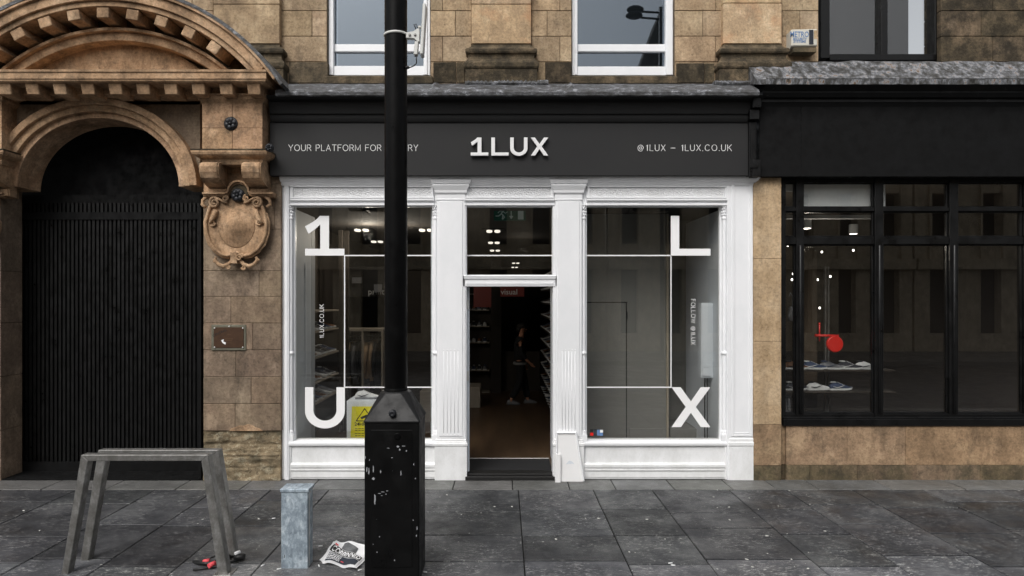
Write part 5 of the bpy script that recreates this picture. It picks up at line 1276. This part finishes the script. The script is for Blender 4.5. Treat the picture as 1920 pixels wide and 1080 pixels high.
text_mesh('lettering', 'SECURITY', 6.2*(D+ay)/F, M['blue_ink'], al, front(X(1499.5,ay), ay-.0015, Z(75,ay)), .0008, .0008, sx=.95)
text_mesh('lettering', 'SYSTEMS', 6.2*(D+ay)/F, M['blue_ink'], al, front(X(1499.5,ay), ay-.0015, Z(80,ay)), .0008, .0008, sx=.98)

# ================================================================== LAMP POST
df = H*F/(1095-HZ); yf = df-D; 
cx = X(734.5, yf); hw = 51.5*df/F; yb_ = yf + 2*hw*.9; ycn = (yf+yb_)/2
lp = thing('lamp_post', 'tall black lamp post rising from a chipped square base in front of the shop', 'lamp post', (cx, ycn, 0))
zb, zt = Z(793, yf), Z(737, ycn-.08)
mb = MB(); c = .035
def oct_(h, k, z): 
    return [(cx+(a-cx)*(hx if h > .11 else 1), b, c2) for a, b, c2 in _oct(h, k, z)]
def _oct(h, k, z):
    return [(cx-h+k, ycn-h, z),(cx+h-k, ycn-h, z),(cx+h, ycn-h+k, z),(cx+h, ycn+h-k, z),(cx+h-k, ycn+h, z),(cx-h+k, ycn+h, z),(cx-h, ycn+h-k, z),(cx-h, ycn-h+k, z)]
hh = (yb_-yf)/2; hx = hw/hh
mb.loft([oct_(hh, .006, -.05), oct_(hh, .006, zb)]); mb.build('base_box', M['black_base'], lp, bevel=.004)
mb = MB(); mb.loft([oct_(hh+.006, .008, zb), oct_(hh+.006, .008, zb+.012), oct_(.108, .05, zt), oct_(.095, .05, zt+.01)]); mb.build('tapered_shoulder', black('slate_black_paint', .009, .35, 0, .3), lp, bevel=.004)
mb = MB(); mb.lathe((cx+.005, ycn-.19, Z(776,ycn-.2)), [(.025,.035),(.025,-.006),(.020,-.010),(.008,-.011),(.006,-.008)], 20, axis='y'); mb.build('cap_bolt', M['iron'], lp)
mb = MB(); mb.box(cx-hh+.03, cx+hh-.03, yf-.004, yf+.01, .12, zb-.05); dp = mb.build('access_door', M['black_base'], lp, bevel=.003)
mb = MB(); mb.lathe((cx+.04, yf-.004, Z(818,yf)), [(.026,.004),(.026,-.004),(.020,-.006)], 20, axis='y'); mb.build('lock_cap', M['black_post'], dp)
mb = MB(); mb.lathe((cx, ycn, 0), [(.090,zt-.03),(.090,zt+.02),(.0845,zt+.03),(.0845,3.0),(.0835,5.4),(.074,9.0)], 40)
mb.build('column', M['black_post'], lp)
mb = MB(); mb.lathe((cx, ycn, 0), [(.084,3.52),(.084,3.50)], 32) if False else None
mb.tube([(cx, ycn, 9.0),(cx,ycn,9.3),(cx,ycn-.3,9.6),(cx,ycn-.9,9.7)], .035, 8); mb.build('arm', M['black_post'], lp)
mb = MB(); mb.ball((cx, ycn-1.15, 9.68), .14, .32, .07, 14, 8); mb.build('lantern', M['iron'], lp)
# paint chips as thin raised flakes
mb = MB(); random.seed(21)
for px, py, w, h in ((688,880,2.2,10),(692,884,3,16),(700,880,2.2,14),(714,884,2.5,7),(752,886,2,9),(700,897,5,5),(728,840,5,1.5),(746,837,5,4),(750,843,4,4),(757,836,6,1.2),(735,858,4,1),(703,937,3.5,22),(712,925,7,1.2),(718,922,6,1.5),(726,920,4,1.2),(716,929,4,1),(724,926,3,1.5),(693,862,1.5,3),(685,858,2,5),(762,845,3,3),(776,870,2,3),(779,897,2,3),(775,975,2,3),(782,990,2,8),(781,1004,2,4),(712,1006,2,2),(740,1050,2,3),(700,1020,1.5,2)):
    k = df/F; pts = []
    for i in range(9):
        a = 2*math.pi*i/9; q = random.uniform(.6, 1.25)
        pts.append((X(px,yf)+w*.5*k*q*math.cos(a), Z(py,yf)+h*.5*k*q*math.sin(a)))
    mb.prism(pts, yf-.0052, yf+.0)
mb.build('paint_flakes', plain('bare_pale_paint', rgb(150,152,156), .7, 0, .2, 60), lp)
# steel band + antenna
an = thing('antenna', 'pale wireless antenna clamped to the lamp post with a steel band', 'antenna', (cx+.1, ycn, Z(100,ycn)))
mb = MB(); zb2 = Z(67, ycn); mb.tube([(cx+.087*math.cos(a), ycn+.087*math.sin(a), zb2+.004*math.sin(a*1.0+1)) for a in [2*math.pi*i/28 for i in range(29)]], .005, 6, sq=2.0); mb.tube([(cx+.07, ycn-.05, zb2), (cx+.16, ycn-.05, zb2-.01)], .007, 6); mb.build('steel_band', M['plastic'], an)
y = ycn-.04; q = lambda a, b: (X(a,y), Z(b,y))
mb = MB(); mb.prism([q(762,63),(q(777,60)),(q(783,55)),(q(787,56)),q(787,80),q(783,80),q(777,74),q(762,73)], y-.02, y+.02); mb.build('bracket', M['plastic'], an, bevel=.003)
for a, b in ((769,68),(779,67.5)):
    mb = MB(); mb.lathe((X(a,y), y-.02, Z(b,y)), [(.010,.004),(.010,-.006),(.006,-.009)], 8, axis='y'); mb.build('bolt', M['steel'], an)
mb = MB(); mb.hexa([(X(788,y),y-.03,Z(104,y)),(X(794,y),y-.03,Z(104,y)),(X(794,y),y+.06,Z(104,y)),(X(788,y),y+.06,Z(104,y))],[(X(793.5,y),y-.03,Z(9,y)),(X(799.5,y),y-.03,Z(10,y)),(X(799.5,y),y+.06,Z(10,y)),(X(793.5,y),y+.06,Z(9,y))]); mb.build('panel', M['plastic'], an, bevel=.005)
mb = MB(); mb.hexa([(X(776,y),y-.02,Z(104,y)),(X(783,y),y-.02,Z(104,y)),(X(783,y),y+.03,Z(104,y)),(X(776,y),y+.03,Z(104,y))],[(X(778,y),y-.02,Z(79,y)),(X(785,y),y-.02,Z(79,y)),(X(785,y),y+.03,Z(79,y)),(X(778,y),y+.03,Z(79,y))]); mb.box(X(784,y), X(790,y), y-.01, y+.02, Z(53,y), Z(49,y)); mb.build('radio_unit', M['plastic'], an, bevel=.004)
mb = MB(); P3 = lambda a, b, o=0: (X(a,y), y+o, Z(b,y))
mb.tube([P3(780,104),P3(781,112),P3(781,118),P3(777,123),P3(770,126),P3(763,126.5)], .0045, 6); mb.build('cable', M['cable'], an); mb = MB(); mb.tube([P3(781,57),P3(778,50),P3(776,46),P3(780,45),P3(783,52),P3(788,51)], .004, 6); mb.build('cable', M['cable'], an); mb = MB(); mb.ball(P3(764,126.5), .018,.012,.012); mb.build('cable_gland', M['cable'], an); mb = MB(); mb.ball(P3(764,126.5), .012,.014,.010); mb.build('cable', M['cable'], an)

# ================================================================== GALVANISED CABINET
dg = H*F/(1066-HZ); yg = dg-D
gb = thing('feeder_box', 'slim mottled galvanised steel utility box standing on the pavement', 'utility box', (X(552,yg), yg+.07, 0))
mb = MB(); mb.box(X(527,yg), X(577,yg), yg, yg+.13, -.01, Z(921,yg)); mb.build('body', M['galv'], gb, bevel=.004)
mb = MB(); mb.box(X(525.5,yg), X(578.5,yg)+.004, yg-.008, yg+.145, Z(922.5,yg), Z(916.5,yg)); mb.build('lid', M['galv'], gb, bevel=.003)
mb = MB(); mb.lathe((X(577,yg), yg+.06, Z(926,yg)), [(.008,.004),(.008,-.002)], 12, axis='x'); mb.box(X(577,yg)-.0,X(577,yg)+.004, yg+.03, yg+.034, .02, Z(930,yg)); mb.build('side_latch', M['plastic'], gb)
mb = MB(); mb.box(X(533,yg), X(534,yg), yg-.002, yg+.002, Z(1046,yg), Z(1040,yg)); mb.build('key_slot', M['ink'], gb)

# ================================================================== CYCLE STANDS
def stand(pyb, top, ax, label):
    d = H*F/(pyb-HZ); y = d-D; k = d/F
    (xt0, xt1), (xb0, xb1) = ax; zt = H-(top-HZ)*k
    t = thing('cycle_stand', label, 'cycle stand', (X(xb1,y)-.3, y, 0), 'steel cycle stands on the pavement')
    hb = .016*1000*0+.0
    yf2, yb3 = y-.0, y+.07
    mb = MB(); th = (xt1-xt0)*k
    A = [(X(xb0,y),yf2,-.02),(X(xb1,y),yf2,-.02),(X(xb1,y),yb3,-.02),(X(xb0,y),yb3,-.02)]
    B = [(X(xt0,y),yf2,zt-th*.9),(X(xt1,y),yf2,zt),(X(xt1,y),yb3,zt),(X(xt0,y),yb3,zt-th*.9)]
    mb.hexa(A, B); mb.build('leg', M['steel'], t, bevel=.004)
    xl_ = X(xt1,y)-.95
    mb = MB(); mb.hexa([(xl_+th,yf2,zt-th*.9),(X(xt0,y),yf2,zt-th*.9),(X(xt0,y),yb3,zt-th*.9),(xl_+th,yb3,zt-th*.9)],[(xl_,yf2,zt),(X(xt1,y),yf2,zt),(X(xt1,y),yb3,zt),(xl_,yb3,zt)]); mb.build('top_rail', M['steel'], t, bevel=.004)
    dx = (xb1-xt1)*k; mb = MB()
    mb.hexa([(xl_-dx,yf2,-.02),(xl_-dx+th,yf2,-.02),(xl_-dx+th,yb3,-.02),(xl_-dx,yb3,-.02)],[(xl_,yf2,zt),(xl_+th,yf2,zt-th*.9),(xl_+th,yb3,zt-th*.9),(xl_,yb3,zt)]); mb.build('leg', M['steel'], t, bevel=.004)
    mb = MB(); mb.box(X(xb0,y)-.03, X(xb1,y)+.03, yf2-.03, yb3+.03, -.004, .006); mb.build('foot_plate', M['steel'], t, bevel=.002)
    for bx_ in (X(xb0,y)-.018, X(xb1,y)+.018):
        mb = MB(); mb.lathe((bx_, yf2-.016, .006), [(.009,0),(.009,.006),(.005,.009)], 6, smooth=False); mb.build('anchor_bolt', M['steel'], t)
stand(1077, 853, ((377,390),(409,428)), 'nearer of the two leaning steel cycle stands at lower left')
stand(1051, 844, ((395,410),(429,444)), 'farther of the two leaning steel cycle stands at lower left')
# bike lock on the ground
G3 = lambda a, b, z=.015: (X(a, GY(b)), GY(b), z)
bl = thing('bicycle_lock', 'black tangled bicycle lock with pink sleeves lying at the foot of the cycle stands', 'bicycle lock', G3(405,1060,0))
mb = MB(); mb.tube([G3(362,1056),G3(385,1060),G3(408,1062),G3(430,1058),G3(452,1052)], .010, 8); mb.tube([G3(366,1060,.02),G3(390,1064,.03),G3(410,1058,.03),G3(440,1050,.03)], .012, 8); mb.tube([G3(362,1072),G3(384,1069),G3(404,1066),G3(422,1064)], .009, 8); mb.tube([G3(440,1052,.03),G3(458,1052,.03)], .026, 10)
mb.tube([G3(395,1058,.05),G3(412,1056,.07),G3(434,1054,.05)], .008, 8); mb.build('shackle', M['cable'], bl)
for p, q in (((381,1061),(393,1060)),((391,1069),(403,1064))):
    mb = MB(); mb.tube([G3(*p,z=.03), G3(*q,z=.035)], .018, 12); mb.build('sleeve', M['pinkgrip'], bl)
mb = MB(); mb.tube([G3(440,1053,.06), G3(450,1050,.065)], .014, 10); mb.build('white_cap', M['letter'], bl)
mb = MB(); mb.ball(G3(447,1047,.03), .02,.02,.014); mb.build('brown_cap', M['shoe_b'], bl)

# ================================================================== NEWSPAPER
c0, c1, c2, c3 = [Vector(G3(a, b, 0)) for a, b in ((601,1057),(667,1070),(696,1038),(628,1028))]   # front-left, front-right, back-right, back-left
def npt(u, v, h=0):
    p = (c0*(1-u)+c1*u)*(1-v) + (c3*(1-u)+c2*u)*v
    z = .012 + .018*math.sin(u*5+v*2)**2 + .035*v*v + .012*noise.noise(Vector((u*4,v*4,1))) + .02*(u<.06)*(1-v)
    return Vector((p.x, p.y, max(.006, z)+h))
npp = thing('newspaper', 'crumpled newspaper with a dark block and large headline lying beside the lamp post', 'newspaper', npt(.5,.5)-Vector((0,0,.02)))
wv = lambda u, v: min(.985, v*(1.2-.55*u))
def sheet(mb, u0, u1, v0, v1, h, n=14):
    q_ = (lambda u, v: wv(u, v)) if h > .005 else (lambda u, v: v)
    vs = [npt(u0+(u1-u0)*i/n, q_(u0+(u1-u0)*i/n, v0+(v1-v0)*j/n), h) for j in range(n+1) for i in range(n+1)]; w = n+1
    mb.add(vs, [(j*w+i, j*w+i+1, (j+1)*w+i+1, (j+1)*w+i) for j in range(n) for i in range(n)], None, 0, True)
for hgt, (a, b, c_, d_) in ((0,(0,1,0,1)),(-.004,(-.03,1.03,-.02,.97)),(.004,(.02,.99,.02,1.04))):
    mb = MB(); sheet(mb, a, b, c_, d_, hgt, 20); mb.build('page', M['paper'], npp)
mb = MB(); sheet(mb, .06, .96, .06, .40, .0065); mb.build('printed_block', M['navy'], npp)
mb = MB(); sheet(mb, .28, .74, .73, .99, .0065); mb.build('printed_photo', M['greyphoto'], npp)
mb = MB(); sheet(mb, .06, .16, .74, .80, .0066); sheet(mb, .5, .58, .17, .21, .008); mb.build('red_print', M['pinkgrip'], npp)
mb = MB(); sheet(mb, .05, .97, .42, .72, .0062); mb.build('headline_band', M['ink'], npp)
mb = MB()
for r in range(5):
    u = .09
    while u < .44:
        w = random.uniform(.03,.07); sheet(mb, u, u+w, .35-r*.055, .375-r*.055, .008, 2); u += w+.012
mb.build('small_print', M['paper'], npp)
t_ = text_mesh('headline', 'CORBINNED', 1.0, M['paper'], None, Matrix.Identity(4), .02, 0, 'LEFT')
vs_ = t_.data.vertices; mx_ = max(v.co.x for v in vs_); mn_ = min(v.co.x for v in vs_); my_ = max(v.co.y for v in vs_)
for v in vs_:
    u_ = .07+.88*(v.co.x-mn_)/(mx_-mn_); v.co = npt(u_, wv(u_, .445+.25*v.co.y/my_), .0085) - npp.location
t_.parent = npp

# ================================================================== LITTER
random.seed(5)
gsp = [(568,820+.2448*435),(480,955),(481,1030),(485,973),(371,982),(380,974),(486,1024),(927,950),(960,950),(865,965),(880,1000),(835,1031),(1000,1017),(1098,972),(1122,972),(1018,1016),(1367,951),(1213,974),(1368,975),(1414,971),(1345,952),(1232,908),(1439,1038),(1516,1036),(1400,1049),(1345,1067),(1484,1049),(825,932),(838,928),(842,938),(1308,924),(1338,932),(1345,919),(1405,934),(1422,955),(1512,928),(1547,996),(1476,1001),(1438,1005),(1247,1011),(1180,1035),(1480,920),(870,1052)]
prot = None
for i, (px, py) in enumerate(gsp + [(random.uniform(20,1900), random.uniform(925,1075)) for _ in range(12)]):
    if prot is None:
        mb = MB(); rings = [[(r_*math.cos(a)*(1+.15*math.sin(3*a)), r_*.75*math.sin(a), h_) for a in [2*math.pi*q/10 for q in range(10)]] for r_, h_ in ((.016,0),(.015,.0025),(.009,.004))]; mb.loft(rings, None, 0, True, True, True)
        prot = mb.build('chewing_gum', M['gum']); o = prot
    else: o = prot.copy(); COL.objects.link(o)
    y = GY(py); s = random.uniform(.35, .95); o.location = (X(px,y), y, .001); o.rotation_euler = (0,0,random.uniform(0,6)); o.scale = (s, s*.8, s)
    where = ('in front of the ribbed gate' if px < 362 else 'in front of the sandstone pier' if px < 527 else 'in front of the left shop window' if px < 820 else 'in front of the doorway' if px < 1040 else 'in front of the right shop window' if px < 1370 else 'in front of the sandy pier' if px < 1470 else 'in front of the neighbouring shop')
    tag(o, 'pale gum spot on the %s paving %s' % ('far' if py < 950 else 'middle' if py < 1000 else 'nearest', where), 'gum', 'gum spots on the pavement')
def butt(a, b, ang, col, label):
    mb = MB(); x, y = X(a,GY(b)), GY(b); d = Vector((math.cos(ang), math.sin(ang), 0))*.016
    mb.tube([Vector((x,y,.006))-d, Vector((x,y,.006))+d], .0045, 8); tag(mb.build('cigarette_butt', col), label, 'litter', 'cigarette butts on the pavement')
for a, b, g_ in ((513,973,.3),(601,1025,.1),(493,1061,1.0),(523,1068,.5),(598,1062,2.0),(675,1070,.6),(797,1074,2.8),(1257,1057,.2),(1262,1061,2.9)):
    butt(a, b, g_, M['paper'], 'small cigarette end lying on the paving ' + {513:'left of the galvanised box near its lid height',601:'between the galvanised box and the newspaper',493:'left of the foot of the galvanised box',523:'touching the foot of the galvanised box',598:'in front of the newspaper left corner',675:'in front of the newspaper right corner',797:'at the right foot of the lamp post base',1257:'in front of the doorway, right of the board',1262:'in front of the doorway, nearest the camera'}[a])

# ================================================================== ACROSS THE STREET (seen only as reflections)
def far_block(x0, x1, h, label, nwin, rows_, mat, y=-17.6, name='far_building'):
    t = thing(name, label, 'building', ((x0+x1)/2, y, 0))
    ww = (x1-x0)/nwin; zs = [(4.2+3.0*r, 6.2+3.0*r) for r in range(rows_)]
    mb = MB()
    xsv = [x0]
    for i in range(nwin): xsv += [x0+ww*(i+.3), x0+ww*(i+.7)]
    xsv.append(x1)
    for i in range(0, len(xsv), 2): mb.box(xsv[i], xsv[i+1], y-.6, y, 0, h)
    lv = [0, .9]; 
    bands = [(3.2, zs[0][0])] + [(zs[r][1], zs[r+1][0]) for r in range(rows_-1)] + [(zs[-1][1], h)] if rows_ else [(3.2,h)]
    for i in range(nwin):
        for a, b in bands: mb.box(x0+ww*(i+.3)+.001, x0+ww*(i+.7)-.001, y-.6, y-.002, a, b)
        mb.box(x0+ww*(i+.3)+.001, x0+ww*(i+.7)-.001, y-.6, y-.002, 0, .7)
        mb.box(x0+ww*(i+.26), x0+ww*(i+.3), y, y+.12, 3.4, h-.6); mb.box(x0+ww*(i+.7), x0+ww*(i+.74), y, y+.12, 3.4, h-.6)
    mb.build('wall', mat, t)
    mb = MB(); mb.box(x0, x1, y, y+.35, h-.5, h-.2); mb.box(x0, x1, y, y+.5, h-.2, h); mb.box(x0, x1, y, y+.25, 3.2, 3.6); mb.build('cornice', mat, t)
    mb = MB(); mb.box(x0+.01, x1-.01, y-.5, y-.35, .7, h-.3); mb.build('glazing', M['int_black'], t)
    mb = MB(); mb.hexa([(x0,y-6,h),(x1,y-6,h),(x1,y,h),(x0,y,h)],[(x0,y-3.2,h+1.3),(x1,y-3.2,h+1.3),(x1,y-2.8,h+1.3),(x0,y-2.8,h+1.3)]) ; mb.build('roof', M['far_roof'], t)
far_block(-16, -6.2, 8.2, 'brown stone terrace opposite the shop at the left of the reflection', 6, 1, M['far_wall'])
far_block(-6.1, 4.0, 8.6, 'weathered stone terrace opposite the shop in the middle of the reflection', 6, 1, M['far_wall'])
far_block(4.1, 16, 9.4, 'tall stone block opposite the shop at the right of the reflection', 7, 1, M['far_wall'])
far_block(16.1, 36, 9.0, 'long pale stone terrace opposite the neighbouring shop', 10, 1, M['far_wall'])
far_block(-36, -16.1, 8.8, 'long pale stone terrace opposite the carved portal', 10, 1, M['far_wall'])
tw = thing('far_gable', 'dark pointed gable tower reflected in the upper right sash window', 'building', (7.5, -19, 0))
mb = MB(); mb.prism([(5.6,0),(9.5,0),(9.5,15),(7.2,15.5),(6.3,13.5),(5.6,11.6)], -19.6, -18.4); mb.build('wall', M['far_dark'], tw)
sl_ = thing('far_lamp', 'twin-headed street lamp reflected in the upper right sash window', 'street lamp', (5.4, -14, 0))
kx = lambda px, dd: (px-VX)*dd/F
dd = D+.2+14.0+.1; zz = lambda py: H-(py-HZ)*dd/F
xp = kx(1240, dd); mb = MB(); mb.tube([(xp,-14,0),(xp,-14,zz(12))], .07, 8); mb.build('pole', M['iron'], sl_)
mb = MB(); mb.tube([(xp,-14,zz(22)),(kx(1205,dd),-14,zz(20))], .035, 6); mb.tube([(xp,-14.0,zz(34)),(kx(1203,dd),-14,zz(31))], .035, 6); mb.build('arm', M['iron'], sl_)
for (a, b) in ((1192,16),(1190,27)):
    mb = MB(); mb.ball((kx(a,dd), -14, zz(b)), .30, .2, .12, 14, 8); mb.build('lantern', M['iron'], sl_)
# remove unused proto shoes
for p, used in protos:
    if not used:
        for c in kids(p): bpy.data.objects.remove(c)
        bpy.data.objects.remove(p)
